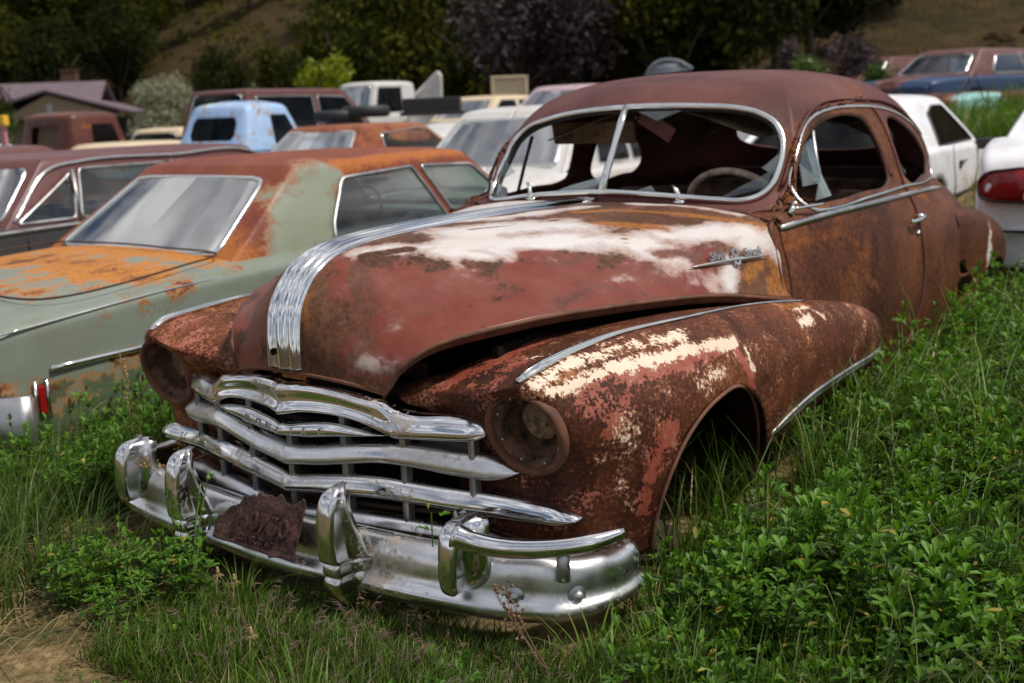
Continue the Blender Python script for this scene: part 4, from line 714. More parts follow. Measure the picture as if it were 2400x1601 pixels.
# ================================================================== generic wreck builder
def lerp(a, b, t): return a+(b-a)*t
def on_net(V, ax, P2, sel, h=.004):
    """(a,b) points in plane ax -> 3D on the vertex cloud V (selected part), pushed out by h"""
    W = V[sel]; o_ = []; ox = 3-ax[0]-ax[1]
    for p in P2:
        d = ((W[:, ax]-p)**2).sum(1); k = np.argsort(d)[:4]; w_ = 1/(d[k]+1e-5); q = (W[k]*w_[:, None]).sum(0)/w_.sum(); r = np.zeros(3); r[ax[0]], r[ax[1]] = p; r[ox] = q[ox]; o_.append(r)
    o_ = smoothp(np.array(o_), 2); c = W[:, ox].mean(); o_[:, ox] += h*np.sign(c-(0 if ox == 1 else V[:, 0].mean())); return o_
def blobA(V, base, P):
    return paint_of(V, base, P)
STD = dict(L=5.0, zb=.20, top=None, w0=.80, w1=.62, belt=.90, roof=1.36, xw0=1.05, xw1=.45, xr1=-.95, xr0=-1.45, bow=.06, bowr=.05, wins=(), ws=True, rg=True, wheels=(1.5, -1.4), wr=.32, trim='trim', glass='glass', bump=True, pill=.07, interior=True, res=1.)
def make_car(name, label, loc, head, mat, roofmat=None, base=(.8, .1, .1), P=(), rbase=None, group='wrecked cars in the yard behind the coupe', cat='car', extra=None, **kw):
    s = dict(STD); s.update(kw); h = s['L']/2
    root = empty(name, loc, R_(head), label, cat, group); parts = {}
    st = s['top'] or [(h, .72, .62, .02), (h-.15, .84, .68, .03), (h-.7, .90, .78, .05), (1.0, .92, .86, .05), (.2, .93, .88, .03), (-1.2, .93, .88, .03), (-h+.6, .90, .86, .04), (-h+.12, .86, .82, .03), (-h, .80, .76, .02)]
    rows = []
    for i, (x, w_, t, c) in enumerate(st):
        zb = s['zb']; row = [(x, 0, t+c), (x, w_*.45, t+c*.9), (x, w_*.86, t+c*.3), (x, w_*.975, t-.015), (x, w_, t-.10), (x, w_*1.01, (t+zb)*.52), (x, w_*.99, zb+.12), (x, w_*.94, zb)]
        if i in (0, len(st)-1):
            d = .05 if i == 0 else -.05; inn = [(x+d, 0, lerp(t, zb, k/7.)) for k in range(8)]; mid = [(x+d*.9, p[1]*.86, lerp(p[2], (t+zb)/2, .12)) for p in row]
            rows += [inn, mid, row] if i == 0 else [row, mid, inn]
        else: rows.append(row)
    nv, nu = int(90*s['res']), int(34*s['res']); G = net(rows, nv, nu); GL = G*flip; G = np.concatenate([GL[:, ::-1], G[:, 1:]], 1); m = MB().grid(G); V, F = m.V(), m.f
    for wx in s['wheels'] or ():
        cq = np.array([(wx+(s['wr']+.06)*cos(a), s['zb']+.10+(s['wr']+.05)*sin(a)) for a in np.linspace(-pi/2, 1.5*pi, 40, endpoint=False)])
        for sg in (1, -1): (_, _), (V, F) = split(V, F, [0, 2], cq, sel=(lambda C, sg=sg: C[:, 1]*sg > .5))
    body = MB().add(V, F).build('body', mat, root, attrs={'paint': blobA(V, base, P)}, sol=.006); parts['body'] = body
    if s['wheels']:
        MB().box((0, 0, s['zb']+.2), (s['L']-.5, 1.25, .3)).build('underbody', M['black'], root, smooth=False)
        for wx in s['wheels']:
            for sg in (1, -1): wheel('wheel', (wx, sg*.76, s['zb']+.10), root, s['wr'], .18, tm=M['rubber'])
    # greenhouse
    if s.get('gh', True):
        zl = [(0, s['belt']-.03), (.0, s['belt']), (.25, None), (.5, None), (.75, None), (.92, None), (1., None)]; rows = []
        ze = s['roof']-.05
        def row(f, z, ins=0):
            xf = lerp(s['xw0'], s['xw1'], f)-ins; xr = lerp(s['xr0'], s['xr1'], f)+ins; w_ = lerp(s['w0'], s['w1'], f**1.15)-ins*.9; b = s['bow']*(1 if not ins else .8); br_ = s['bowr']
            pw = s.get('rc', .07)
            return [(xf+b, 0, z), (xf+b*.75, w_*.5, z), (xf-.01, w_*.90, z), (xf-pw-.02, w_, z), (lerp(xf, xr, .35), w_*1.015, z), (lerp(xf, xr, .65), w_*1.015, z), (xr+pw+.02, w_, z), (xr+.01, w_*.90, z), (xr-br_*.75, w_*.5, z), (xr-br_, 0, z)]
        for f in (0, .2, .4, .6, .8, 1.): rows.append(row(f, lerp(s['belt']-.02, ze, f)))
        cr_ = s.get('crown', .05)
        rows += [row(1., ze+cr_*.55, .06), row(1., ze+cr_*.9, .20), row(1., ze+cr_*1.05, .38), [(lerp(s['xw1']-.45, s['xr1']+.45, k/9.), 0, ze+cr_*1.12) for k in range(10)]]
        G = net(rows, int(64*s['res']), int(100*s['res'])); GL = G*flip; G = np.concatenate([GL[:, ::-1], G[:, 1:]], 1); m = MB().grid(G); V0 = m.V(); V, F = V0, m.f
        Aref = V0
        def cutwin(nm, ax, poly, sel, selV, glass, trim, tr=.012):
            nonlocal V, F
            (Vi, Fi), (V, F) = split(V, F, ax, poly, sel=sel)
            if glass and len(Fi): MB().add(Vi, Fi).build(nm, M[glass] if isinstance(glass, str) else glass, root)
            if trim: MB().tube(on_net(Aref, ax, poly, selV), tr, 6, closed=True).build(nm+'_trim', M[trim] if isinstance(trim, str) else trim, root)
        def face(xside, marg=.055, top=.05, bot=.045):
            if xside < 0 and s.get('rgpoly') is not None: return np.array(s['rgpoly'])
            if xside < 0 and s.get('rmarg'): marg, top, bot = s['rmarg']
            z0_, z1_ = s['belt']+bot, ze-top; k = []
            for f in (0, .33, .66, 1.): z = lerp(z0_, z1_, f); ff = (z-s['belt'])/(ze-s['belt']); k.append((lerp(s['w0'], s['w1'], ff)*.93-marg, z))
            pts = [(-y, z) for y, z in k]+[(y, z) for y, z in k[::-1]]
            # rounded corners
            o_ = []
            n = len(pts)
            for i in range(n):
                a, b, c = np.array(pts[i-1]), np.array(pts[i]), np.array(pts[(i+1) % n]); u = (a-b)/np.linalg.norm(a-b); v = (c-b)/np.linalg.norm(c-b); r = .05
                for t in np.linspace(0, 1, 6): o_.append(b+u*r*(1-t)**2+v*r*t**2)
            return np.array(o_)
        mx_ = (s['xw1']+s['xr1'])/2
        if s['ws'] is not None and s['ws'] is not False: cutwin('windshield', [1, 2], face(1), lambda C: C[:, 0] > s['xw1']-.12, V0[:, 0] > s['xw1']-.1, s['glass'] if s['ws'] is True else s['ws'], s['trim'])
        if s['rg']: cutwin('rear_window', [1, 2], face(-1), lambda C: C[:, 0] < s['xr1']+.12, V0[:, 0] < s['xr1']+.1, s.get('rglass', s['glass']), s['trim'], s.get('rtr', .012))
        for wp in s['wins']:
            poly = wp[0] if isinstance(wp[0], (list, tuple)) and isinstance(wp[0][0], (list, tuple)) else wp; gl_ = wp[1] if poly is not wp else s['glass']
            pp = np.array(poly, float); o_ = []; n = len(pp)
            for i in range(n):
                a, b, c = pp[i-1], pp[i], pp[(i+1) % n]; u = (a-b); v = (c-b); r = min(.03, .3*np.linalg.norm(u), .3*np.linalg.norm(v)); u = u/np.linalg.norm(u); v = v/np.linalg.norm(v)
                L1 = np.linalg.norm(c-b)
                for t in np.linspace(0, 1, 5): o_.append(b+u*r*(1-t)**2+v*r*t**2)
                for t in np.arange(.06, L1-.05, .06): o_.append(b+v*t)
            pl_ = np.array(o_)
            for sg in (1, -1): cutwin('side_window', [0, 2], pl_, (lambda C, sg=sg: C[:, 1]*sg > .3), V0[:, 1]*sg > .3, gl_, s.get('strim', s['trim']), .011)
        parts['roof'] = MB().add(V, F).build('roof', roofmat or mat, root, attrs={'paint': blobA(V, rbase or base, P)}, sol=.012)
    if s['interior']:
        b_ = s['belt']
        for xs in ((s['xw0']-.85), s['xr0']+.62):
            sb = net([[(xs+.05, -.62, b_-.4), (xs+.05, .62, b_-.4)], [(xs-.02, -.64, b_-.1), (xs-.02, .64, b_-.1)], [(xs-.08, -.6, b_+.07), (xs-.08, .6, b_+.07)], [(xs-.16, -.6, b_+.03), (xs-.16, .6, b_+.03)]], 10, 8); MB().grid(sb).build('seat', M['seat'], root, sol=.05)
        MB().box((s['xw0']-.22, 0, b_-.03), (.4, 1.3, .10)).build('dashboard', M['seat'], root, bev=.03)
        MB().tube(np.array([(s['xw0']-.48+.07*sin(a), .34+.19*cos(a), b_+.0+.17*sin(a)) for a in np.linspace(0, 2*pi, 28, endpoint=False)]), .012, 6, closed=True).tube([(s['xw0']-.48, .34, b_), (s['xw0']-.2, .34, b_-.08)], .02, 6).build('steering_wheel', M['seat'], root)
    if s['bump']:
        for d, zz in ((1, s.get('bz', .46)), (-1, s.get('bz', .46))):
            wq = s.get('bw', .90); xs = d*(h+.05) if not s.get('bumpx') else s['bumpx'][0 if d > 0 else 1]+d*.05; P_ = crs(np.array([(xs-d*s.get('bl', .32), -wq-.04, zz), (xs-d*.10, -wq, zz), (xs+d*.02, -wq*.6, zz), (xs+d*.05, 0, zz), (xs+d*.02, wq*.6, zz), (xs-d*.10, wq, zz), (xs-d*s.get('bl', .32), wq+.04, zz)]), 50)
            MB().tube(P_, s.get('bh', .075), prof=[(-.35, -1), (.0, -1), (.5, -.6), (.35, 0), (.5, .6), (0, 1), (-.35, 1)], up=(0, 0, 1)).build('bumper', s.get('bmat') or M['chrome2'], root)
    if s.get('detail', True):
        bl_ = s['belt']-.03
        for sg in (1, -1):
            wv = max(p[1] for p in st)+.004
            for xx in s.get('seams', (s['xw0']-.12, s['xw0']-1.25)):
                MB().tube(crs(np.array([(xx, sg*(wv-.035), bl_), (xx+.01, sg*wv, bl_-.14), (xx+.02, sg*wv*1.008, (bl_+s['zb'])*.5), (xx+.02, sg*wv*.99, s['zb']+.1)]), 14), .0055, 5).build('door_seam', M['black'], root)
            MB().box((s['xw0']-1.13, sg*(wv+.012), bl_-.11), (.13, .022, .022)).build('door_handle', M['dull'], root, bev=.006)
            if s['bump']:
                MB().lathe([(.085, -.02), (.085, .02), (.07, .012), (.0005, .02)], 18, frame((h-.02, sg*.66, .62), (0, 1, 0), None, (1, 0, 0))).build('headlight', M['clearlens'], root)
                if name != 'green_sedan': MB().box((-h+.01, sg*.62, .66), (.06, .26, .10)).build('tail_light', M['redlens'], root, bev=.015)
    if extra: extra(root, parts, s)
    return root
M['seat'] = simple('dark_interior', (.035, .028, .024), .8, sc=8, var=.5)
def lamp(root, nm, c, d, mat, rim=None):
    o = MB().box(c, d).build(nm, mat, root, smooth=False, bev=.012)
    if rim: MB().box((c[0]*.9985, c[1], c[2]), (d[0]*.9, d[1]+.03, d[2]+.03)).build(nm+'_rim', rim, root, smooth=False, bev=.01)
    return o
M['redlens'] = simple('red_lens', (.24, .006, .008), .2, sc=50, var=.3)
M['clearlens'] = simple('clear_lens', (.45, .42, .42), .2)
M['blackpl'] = simple('black_plastic', (.012, .012, .014), .45)
def paintmat(name, main, second=None, ro=(.32, .5, .7), **k): return rustpaint(name, white=main, red=second or tuple(c*.6 for c in main), ro=ro, **k)
# ---- materials of the wrecks
m_green = paintmat('sage_green_paint', (.190, .225, .185), (.085, .09, .05), ro=(.28, .45, .6), amp=(.34, .18), streak=.9, soft=(.07, .08), orange=((.36, .125, .02), (.62, .26, .045)), base=((.05, .02, .015), (.13, .04, .022), (.22, .075, .03)), bump=.08)  # second tone, dark olive, is painted shade for the lower side
m_groof = paintmat('rust_roof_paint', (.24, .27, .205), (.2, .08, .03), ro=(.35, .5, .5), amp=(.2, .1), streak=.5, soft=(.12, .1), orange=((.30, .085, .02), (.46, .16, .03)), base=((.15, .04, .025), (.20, .055, .03), (.26, .08, .035)), bump=.08)
m_wag = paintmat('grey_black_paint', (.05, .05, .053), (.17, .065, .045), ro=(.22, .5, .6), amp=(.05, .05), streak=.15, soft=(.1, .05), bump=.04)
m_wroof = paintmat('maroon_roof', (.125, .048, .046), (.12, .045, .04), ro=(.36, .45, .5), bump=.05, streak=.2, amp=(.06, .06), soft=(.1, .1), base=((.09, .03, .025), (.13, .045, .035), (.17, .07, .05)))
m_red = paintmat('orange_rust_car', (.40, .12, .05), (.21, .06, .03), amp=(.2, .1), soft=(.12, .1), orange=((.32, .10, .02), (.5, .18, .04)), base=((.14, .04, .025), (.22, .065, .035), (.30, .10, .05)))
m_white = paintmat('old_white_paint', (.58, .57, .56), (.52, .42, .35), amp=(.2, .1), soft=(.08, .1))
m_wclean = paintmat('clean_white_paint', (.78, .79, .84), (.70, .71, .76), ro=(.22, .25, .6), amp=(.03, .02), streak=.05, bump=.01)
m_blue = paintmat('pale_blue_paint', (.32, .48, .76), (.58, .58, .56), amp=(.25, .15), soft=(.06, .1))
m_brown = paintmat('dark_brown_rust', (.10, .03, .022), (.055, .02, .016), amp=(.1, .1), base=((.035, .013, .010), (.065, .022, .016), (.10, .036, .025)))
m_darkc = paintmat('dark_car_paint', (.035, .045, .05), (.15, .05, .045), amp=(.1, .1))
m_navy = paintmat('navy_and_rust', (.022, .05, .12), (.16, .05, .035), amp=(.2, .1), soft=(.15, .1))
m_ltbl = paintmat('pale_purple_paint', (.48, .36, .40), (.40, .50, .58), amp=(.15, .1), soft=(.1, .1))
m_cream = paintmat('cream_paint', (.62, .50, .34), (.45, .33, .2), amp=(.15, .1))
m_dkg = paintmat('dark_green_paint', (.05, .10, .06), amp=(.1, .1))
m_aqua = paintmat('aqua_paint', (.25, .50, .48), amp=(.1, .1))
# ================================================================== ground height
def gz(x, y):
    x = np.asarray(x, float); y = np.asarray(y, float); sm = lambda a, b, t: (lambda q: q*q*(3-2*q))(np.clip((t-a)/(b-a), 0, 1))
    dx, dy = x-2.8, y-2.15; d = -.812*dx-.583*dy; l = -.583*dx+.812*dy; dd = np.maximum(d, 1.); a = l/dd
    g = .26-.15*sm(-.6, -2.6, y)-.06*sm(-3, -8, y)+.03*sm(1.2, 3, y)
    left = np.interp(d, [8, 14, 22, 50], [0, -.10, -.25, -.60])*sm(-.10, -.35, a)
    mid = np.interp(d, [6, 12, 24, 34], [0, .06, .40, .8])*(1-sm(-.10, -.30, a))
    bank = np.interp(d, [7, 12.5, 22, 27, 36, 60], [0, .50, .75, .80, 1.9, 5.])*sm(.12, .32, a)
    h0 = np.interp(a, [-.6, -.35, -.2, 0, .3, .6], [62, 60, 46, 40, 34, 30]); t = np.maximum(d-h0, 0)
    hill = .235*t*sm(0, 25, t)+.0002*t*t
    g = g+left+mid+bank+np.minimum(hill, 60)+sm(8, 30, d)*.12*np.sin(x*.31+1)*np.cos(y*.27)
    return g
def gzf(x, y): return float(gz(x, y))
# ---- 1. green sedan beside the coupe (its tail towards the camera)
SW = [[(-.60, 1.22), (-.02, 1.245), (.0, 1.22), (.16, .93), (-.80, .915), (-.77, 1.0)], [(.07, 1.245), (.55, 1.225), (.70, 1.10), (.86, .93), (.23, .93), (.09, 1.20)]]
def ex_green(root, p, s):
    sh = [(-2.70, .842, .79), (-2.0, .862, .845), (-1.3, .862, .865), (-.7, .86, .88), (.6, .86, .88), (2.2, .82, .80)]
    for sg in (1, -1):
        MB().tube(crs(np.array(sh), 60)*np.array([1, sg, 1])+np.array([0, 0, -.012]), .006, 6).build('shoulder_trim', M['trim'], root)
        ml = crs(np.array([(-2.52, .875, .615), (-1.8, .895, .62), (0, .90, .62), (2.2, .85, .60)]), 50)*np.array([1, sg, 1])
        MB().tube(ml, .012, prof=[(-1, -.3), (-1, .3), (0, .7), (1, .3), (1, -.3)], up=(0, sg, 0)).build('side_molding', M['trim'], root)
        lamp(root, 'side_marker', (-2.57, sg*.866, .50), (.035, .02, .12), M['redlens'], None)
        MB().tube([(-2.595, sg*.873, .58), (-2.595, sg*.873, .42), (-2.545, sg*.875, .42), (-2.545, sg*.875, .58)], .006, 6, closed=True).build('marker_bezel', M['trim'], root)
        lamp(root, 'tail_light', (-2.77, sg*.62, .60), (.03, .35, .10), M['redlens'], M['trim'])
        MB().tube([(.74, sg*.885, .90), (.90, sg*.895, .90)], .012, 6).build('door_handle', M['trim'], root)
    # trunk lid seam and C-pillar trims
    tl = [(-1.52, -.70, .925), (-1.52, -.3, .945), (-1.52, .3, .945), (-1.52, .70, .925), (-1.7, .74, .915), (-2.4, .72, .865), (-2.42, 0, .875), (-2.4, -.72, .865), (-1.7, -.74, .915)]
    MB().tube(crs(np.array(tl), 90, closed=True)+np.array([0, 0, .001]), .005, 5, closed=True).build('trunk_seam', M['dark_rust'], root)
gtop = [(2.4, 0.741, .62, .02), (2.3, 0.817, .72, .03), (1.7, 0.860, .80, .05), (1.0, 0.874, .87, .05), (.2, 0.883, .885, .03), (-.8, 0.883, .885, .035), (-1.4, 0.888, .875, .055), (-2.0, 0.879, .85, .05), (-2.62, 0.850, .80, .04), (-2.74, 0.817, .76, .02)]
PG = [(1, [(-2.8, .95, .42), (2.5, .95, .42)], .22, 1), (1, [(-2.8, -.95, .42), (2.5, -.95, .42)], .22, 1), (0, [(-2.8, -.95, .40), (2.4, -.95, .40)], .19, -1),  # olive band below the molding: shade on the lower body put into colour
      (0, [(-1.5, -.6, .93), (-1.6, .6, .93)], .20, -.95), (0, [(-1.9, -.6, .9), (-1.9, .6, .9)], .26, -.82), (0, [(-2.35, -.5, .85), (-2.35, .5, .85)], .2, -.62), (2, [(-1.6, -.6, .93), (-1.6, .6, .93), (-2.2, .4, .9), (-2.1, -.5, .9)], .3, .9), (2, [(-1.45, -.75, .92), (-2.3, -.78, .87)], .08, .8), (0, [(-1.45, -.8, .92), (-1.9, -.8, .9)], .05, -.7),
      (0, [(-1.75, -.92, .66), (-1.55, -.93, .66)], .05, -1), (0, [(-1.95, -.92, .65), (-2.15, -.92, .62)], .025, -.9), (0, [(-1.30, -.9, .79), (-1.18, -.9, .79)], .03, -.9), (0, [(-1.72, -.93, .60), (-1.45, -.93, .60)], .03, -.9), (2, [(-2.1, -.92, .63), (-1.5, -.93, .66)], .05, .8),
      (0, [(-1.3, -.93, .84), (-1.25, -.93, .84)], .012, -.9)]
PR = [(2, [(-.6, -.60, 1.29), (.5, -.55, 1.29)], .06, .9), (0, [(-.75, -.62, 1.2), (-1.05, -.66, 1.05), (-1.1, -.70, .95), (-.85, -.70, .95), (-.8, -.66, 1.1)], .16, .86), (0, [(-1.26, -.60, 1.03), (-1.16, -.585, 1.10)], .05, -1), (0, [(-.95, -.63, 1.22), (-.75, -.61, 1.25)], .035, -.6), (0, [(-1.30, -.64, .95), (-1.2, -.66, .93)], .03, -.8)]
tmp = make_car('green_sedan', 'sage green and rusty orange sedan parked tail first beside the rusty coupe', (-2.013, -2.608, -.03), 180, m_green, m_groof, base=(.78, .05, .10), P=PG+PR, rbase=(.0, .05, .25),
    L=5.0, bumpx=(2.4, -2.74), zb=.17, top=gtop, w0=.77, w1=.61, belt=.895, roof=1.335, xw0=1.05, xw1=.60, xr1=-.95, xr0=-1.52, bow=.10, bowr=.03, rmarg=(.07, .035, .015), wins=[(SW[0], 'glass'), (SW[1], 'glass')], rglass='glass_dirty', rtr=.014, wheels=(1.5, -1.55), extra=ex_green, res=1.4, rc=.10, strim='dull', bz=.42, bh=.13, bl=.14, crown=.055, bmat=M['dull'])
# ---- 2. station wagon
WW = [[(.33, 1.33), (.40, 1.28), (1.0, .93), (.46, .93)], [(-.66, 1.335), (.27, 1.335), (.40, .93), (-.66, .93)], [(-1.60, 1.335), (-.76, 1.335), (-.76, .93), (-1.70, .93)]]
def ex_wag(root, p, s):
    for sg in (1, -1):
        MB().tube(crs(np.array([(1.02, sg*.80, .95), (.52, sg*.665, 1.36), (.25, sg*.655, 1.395), (-.8, sg*.66, 1.40), (-1.75, sg*.655, 1.39), (-1.95, sg*.66, 1.33)]), 60), .013, 8).build('gutter_trim', M['trim'], root)
        MB().tube(crs(np.array([(2.3, sg*.90, .835), (1.1, sg*.935, .885), (0, sg*.945, .895), (-2.4, sg*.935, .895)]), 40), .011, 6).build('belt_trim', M['dull'], root)
        MB().tube([(.36, sg*.70, 1.33), (.42, sg*.835, .91)], .018, 6).build('door_frame', M['dull'], root); MB().tube([(-.71, sg*.70, 1.35), (-.71, sg*.845, .91)], .022, 6).build('door_frame', M['dull'], root)
make_car('station_wagon', 'long station wagon with a maroon roof, chrome window frames and a dark grey lower body', (-2.95, -7.05, -.19), 3, m_wag, m_wroof, base=(.8, .12, .05), rbase=(.85, .05, .1), P=[(1, [(-2.5, .92, .90), (2.4, .92, .90)], .03, .8)],
    L=5.3, zb=.22, top=[(2.65, .80, .66, .02), (2.5, .88, .76, .03), (1.8, .92, .84, .05), (1.1, .93, .89, .04), (0, .94, .90, .01), (-2.3, .93, .90, .01), (-2.6, .88, .86, .01)], w0=.82, w1=.62, belt=.905, roof=1.46, xw0=1.12, xw1=.60, xr1=-1.82, xr0=-2.15, bow=.14, wins=[(q, 'glass') for q in WW], strim='dull', ws='glass_dirty', crown=.06, res=1.2, wheels=(1.6, -1.5), extra=ex_wag)
# ---- 3. orange rusted hardtop
make_car('hardtop_coupe', 'orange rusted two-door hardtop behind the green sedan, its side window open', (-8.2, -8.0, .04), 187, m_red, m_red, base=(.35, .3, .5), rbase=(.25, .45, .45),
    belt=.89, roof=1.345, rmarg=(.03, .03, .01), xw0=1.15, xw1=.55, xr1=-.98, xr0=-1.5, w0=.76, w1=.58, wins=[([(-.62, 1.22), (.25, 1.27), (.5, 1.24), (.9, .95), (-.68, .95)], None)], rglass='glass_dirty', rtr=.02)
# ---- 4. white car with rust on the roof
make_car('white_coupe', 'white car with rust streaks on the roof, between the orange hardtop and the coupe', (-6.74, -4.10, .04), 186, m_white, m_white, base=(.95, .1, .1), rbase=(.72, .3, .4), belt=.90, roof=1.46, xw0=1.2, xw1=.6, xr1=-.75, xr0=-1.35, w0=.82, w1=.66, wins=[([(-.5, 1.34), (.15, 1.36), (.15, .93), (-.6, .93)], 'glass_dark'), ([(.22, 1.36), (.45, 1.35), (1.0, .93), (.22, .93)], 'glass_dark')], rglass='glass_dirty', rtr=.03, trim='trim', L=4.9, res=.8, crown=.08)
# ---- 5. white hatchback behind the coupe
HW = [([(-.95, .93), (-.78, 1.20), (-.45, 1.27), (.0, 1.27), (.55, .97), (.62, .93)], 'glass_dark')]
def ex_hatch(root, p, s):
    for sg in (1, -1):
        MB().box((.70, sg*.93, .875), (.10, .20, .11)).build('side_mirror', M['blackpl'], root, bev=.03); MB().box((-.32, sg*.885, .735), (.10, .012, .075)).build('door_handle', M['blackpl'], root, smooth=False, bev=.008)
        MB().tube([(-1.9, sg*.875, .47), (0, sg*.90, .47), (1.1, sg*.895, .47)], .014, 6).build('rub_strip', M['blackpl'], root)
        MB().tube([(-.62, sg*.865, .92), (-.60, sg*.895, .6), (-.55, sg*.885, .30)], .004, 5).build('door_seam', M['blackpl'], root)
make_car('white_hatchback', 'clean white hatchback with black side windows and a black door mirror', (-8.07, -1.17, .13), 183, m_wclean, m_wclean, base=(1, 0, 0), L=4.2, zb=.2, top=[(2.1, .72, .60, .02), (2.0, .80, .68, .03), (1.4, .85, .80, .05), (.8, .86, .88, .04), (0, .87, .90, .02), (-1.2, .87, .93, .02), (-1.8, .84, .90, .03), (-2.1, .78, .82, .02)], belt=.90, roof=1.36, xw0=1.0, xw1=.25, xr1=-1.15, xr0=-1.85, w0=.81, w1=.58, wins=HW, ws='glass_dark', rglass='glass_dark', trim='blackpl', wheels=(1.3, -1.25), seams=(), bump=False, extra=ex_hatch, crown=.07)
# ---- 6. white sedan at the right edge
def ex_wsr(root, p, s):
    for sg in (1, -1):
        y = sg*.60
        q = crs(np.array([(-2.42, y-sg*.17, .83), (-2.43, y-sg*.20, .76), (-2.43, y-sg*.19, .69), (-2.42, y, .665), (-2.40, y+sg*.17, .675), (-2.30, y+sg*.255, .70), (-2.27, y+sg*.265, .77), (-2.33, y+sg*.22, .83), (-2.40, y+sg*.10, .86)]), 40, closed=True)
        q[:, 0] -= .085; c = q.mean(0); q[:, 1] = c[1]+(q[:, 1]-c[1])*.84; q[:, 2] = c[2]+(q[:, 2]-c[2])*.92
        l = MB().add(np.vstack([[c+np.array([-.05, 0, 0])], q+np.array([-.02, 0, 0]), q*1.0+np.array([.12, -sg*.0, 0])]), [(0, 1+i, 1+(i+1) % 40) for i in range(40)]+[(1+i, 41+i, 41+(i+1) % 40, 1+(i+1) % 40) for i in range(40)]).build('tail_light', M['redlens'], root)
        MB().tube(q+np.array([-.012, 0, 0]), .010, 6, closed=True).build('light_seal', M['blackpl'], l)
        MB().box((-2.56, y-sg*.10, .705), (.02, .14, .045)).build('reverse_lamp', M['clearlens'], l, bev=.01)
    MB().box((-2.49, 0, .50), (.04, 1.70, .012)).build('bumper_groove', M['blackpl'], root)
wst = [(2.4, .78, .62, .02), (2.2, .86, .72, .05), (1.4, .90, .84, .06), (.8, .90, .93, .03), (-1.0, .90, .98, .02), (-1.5, .89, .99, .03), (-2.1, .86, .955, .04), (-2.32, .83, .90, .03), (-2.40, .80, .80, .01)]
def ex_wsr2(root, p, s):
    ex_wsr(root, p, s); G = []
    for z, o_, w_ in ((.55, 0, .80), (.545, .06, .84), (.53, .09, .86), (.50, .10, .865), (.42, .095, .865), (.34, .08, .85), (.28, .03, .82)):
        G.append([(-2.38-o_, 0, z), (-2.37-o_, w_*.5, z), (-2.33-o_*.9, w_*.85, z), (-2.2-o_*.3, w_+.045, z), (-1.9, w_+.06, z)])
    g = net(G, 20, 30); MB().grid(np.concatenate([(g*flip)[:, ::-1], g[:, 1:]], 1)).build('rear_bumper', m_wclean, root, sol=.01, attrs={'paint': np.tile((1., 0, 0), (20*59, 1))})
make_car('white_sedan', 'glossy white sedan at the right edge with a large red tail light', (-6.49, 1.27, .217), 186, m_wclean, m_wclean, base=(1, 0, 0), L=4.8, zb=.25, top=wst, belt=.97, roof=1.45, xw0=1.1, xw1=.3, xr1=-.75, xr0=-1.50, w0=.80, w1=.58, wins=[([(-.75, 1.28), (.2, 1.36), (.9, 1.0), (-.95, 1.0)], 'glass_dark')], ws='glass_dark', rglass='glass_dark', trim='blackpl', bump=False, extra=ex_wsr2, crown=.07, wheels=(1.4, -1.4))

# ================================================================== vehicles farther back, each set on its own spot of ground
FR = (-.812, -.583); RT = (-.583, .812)
def spot(px, d): k = (px-1200)/2515.2; return (CAM_POS[0]+d*(FR[0]+k*RT[0]), CAM_POS[1]+d*(FR[1]+k*RT[1]))
def on(px, d, dz=0.): x, y = spot(px, d); return (x, y, gzf(x, y)+dz)
def at_(px, d, z): x, y = spot(px, d); return (x, y, z)
GRP = 'wrecks in the far rows of the yard'
def ex_fend(rx=-1.5, w=.78, col=None, fx=None):
    def f(root, p, s):
        for sg in (1, -1):
            for cx_ in ([rx] if fx is None else [rx, fx]):
                a = np.linspace(0, pi, 16); G = []
                for t in np.linspace(-1, 1, 9):
                    k = math.sqrt(max(0, 1-t*t*.85)); G.append([(cx_+.62*cos(q)*(.55+.45*k), sg*(w+.16*t*0+.13*t), .42+.52*sin(q)*(.6+.4*k)) for q in a])
                MB().grid(np.array(G)).build('wheel_fender', col or p['body'].data.materials[0], root, sol=.02, attrs={'paint': np.tile((.75, .1, .2), (144, 1))})
    return f
cabtop = [(2.1, .30, .95, .03), (1.9, .42, 1.05, .05), (.9, .62, 1.12, .05), (.35, .74, 1.12, .03), (-.8, .76, 1.10, .0), (-.9, .74, 1.08, .0)]
make_car('old_truck', 'dark brown rusted old truck cab with a small square rear window', at_(232, 19.2, -.16), 188, m_brown, m_brown, base=(.6, .2, .2), detail=False, group=GRP, cat='truck', L=4.0, zb=.45, top=cabtop, belt=1.10, roof=1.84, w0=.74, w1=.60, xw0=.45, xw1=.30, xr1=-.70, xr0=-.82, rc=.20, crown=.09, wins=[([(-.35, 1.66), (.12, 1.66), (.22, 1.2), (-.42, 1.2)], None)], rgpoly=[(-.30, 1.30), (.30, 1.30), (.33, 1.36), (.33, 1.60), (.28, 1.64), (-.28, 1.64), (-.33, 1.60), (-.33, 1.36)], ws=None, rglass=None, trim=None, bump=False, wheels=(1.4, -1.3), res=.7, extra=ex_fend(1.4, .72), interior=False)
btop = [(2.2, .40, .85, .03), (1.9, .50, 1.0, .05), (.9, .66, 1.08, .05), (.3, .78, 1.08, .02), (-.8, .80, 1.05, .03), (-1.3, .74, .98, .10), (-1.9, .64, .80, .12), (-2.25, .50, .62, .05)]
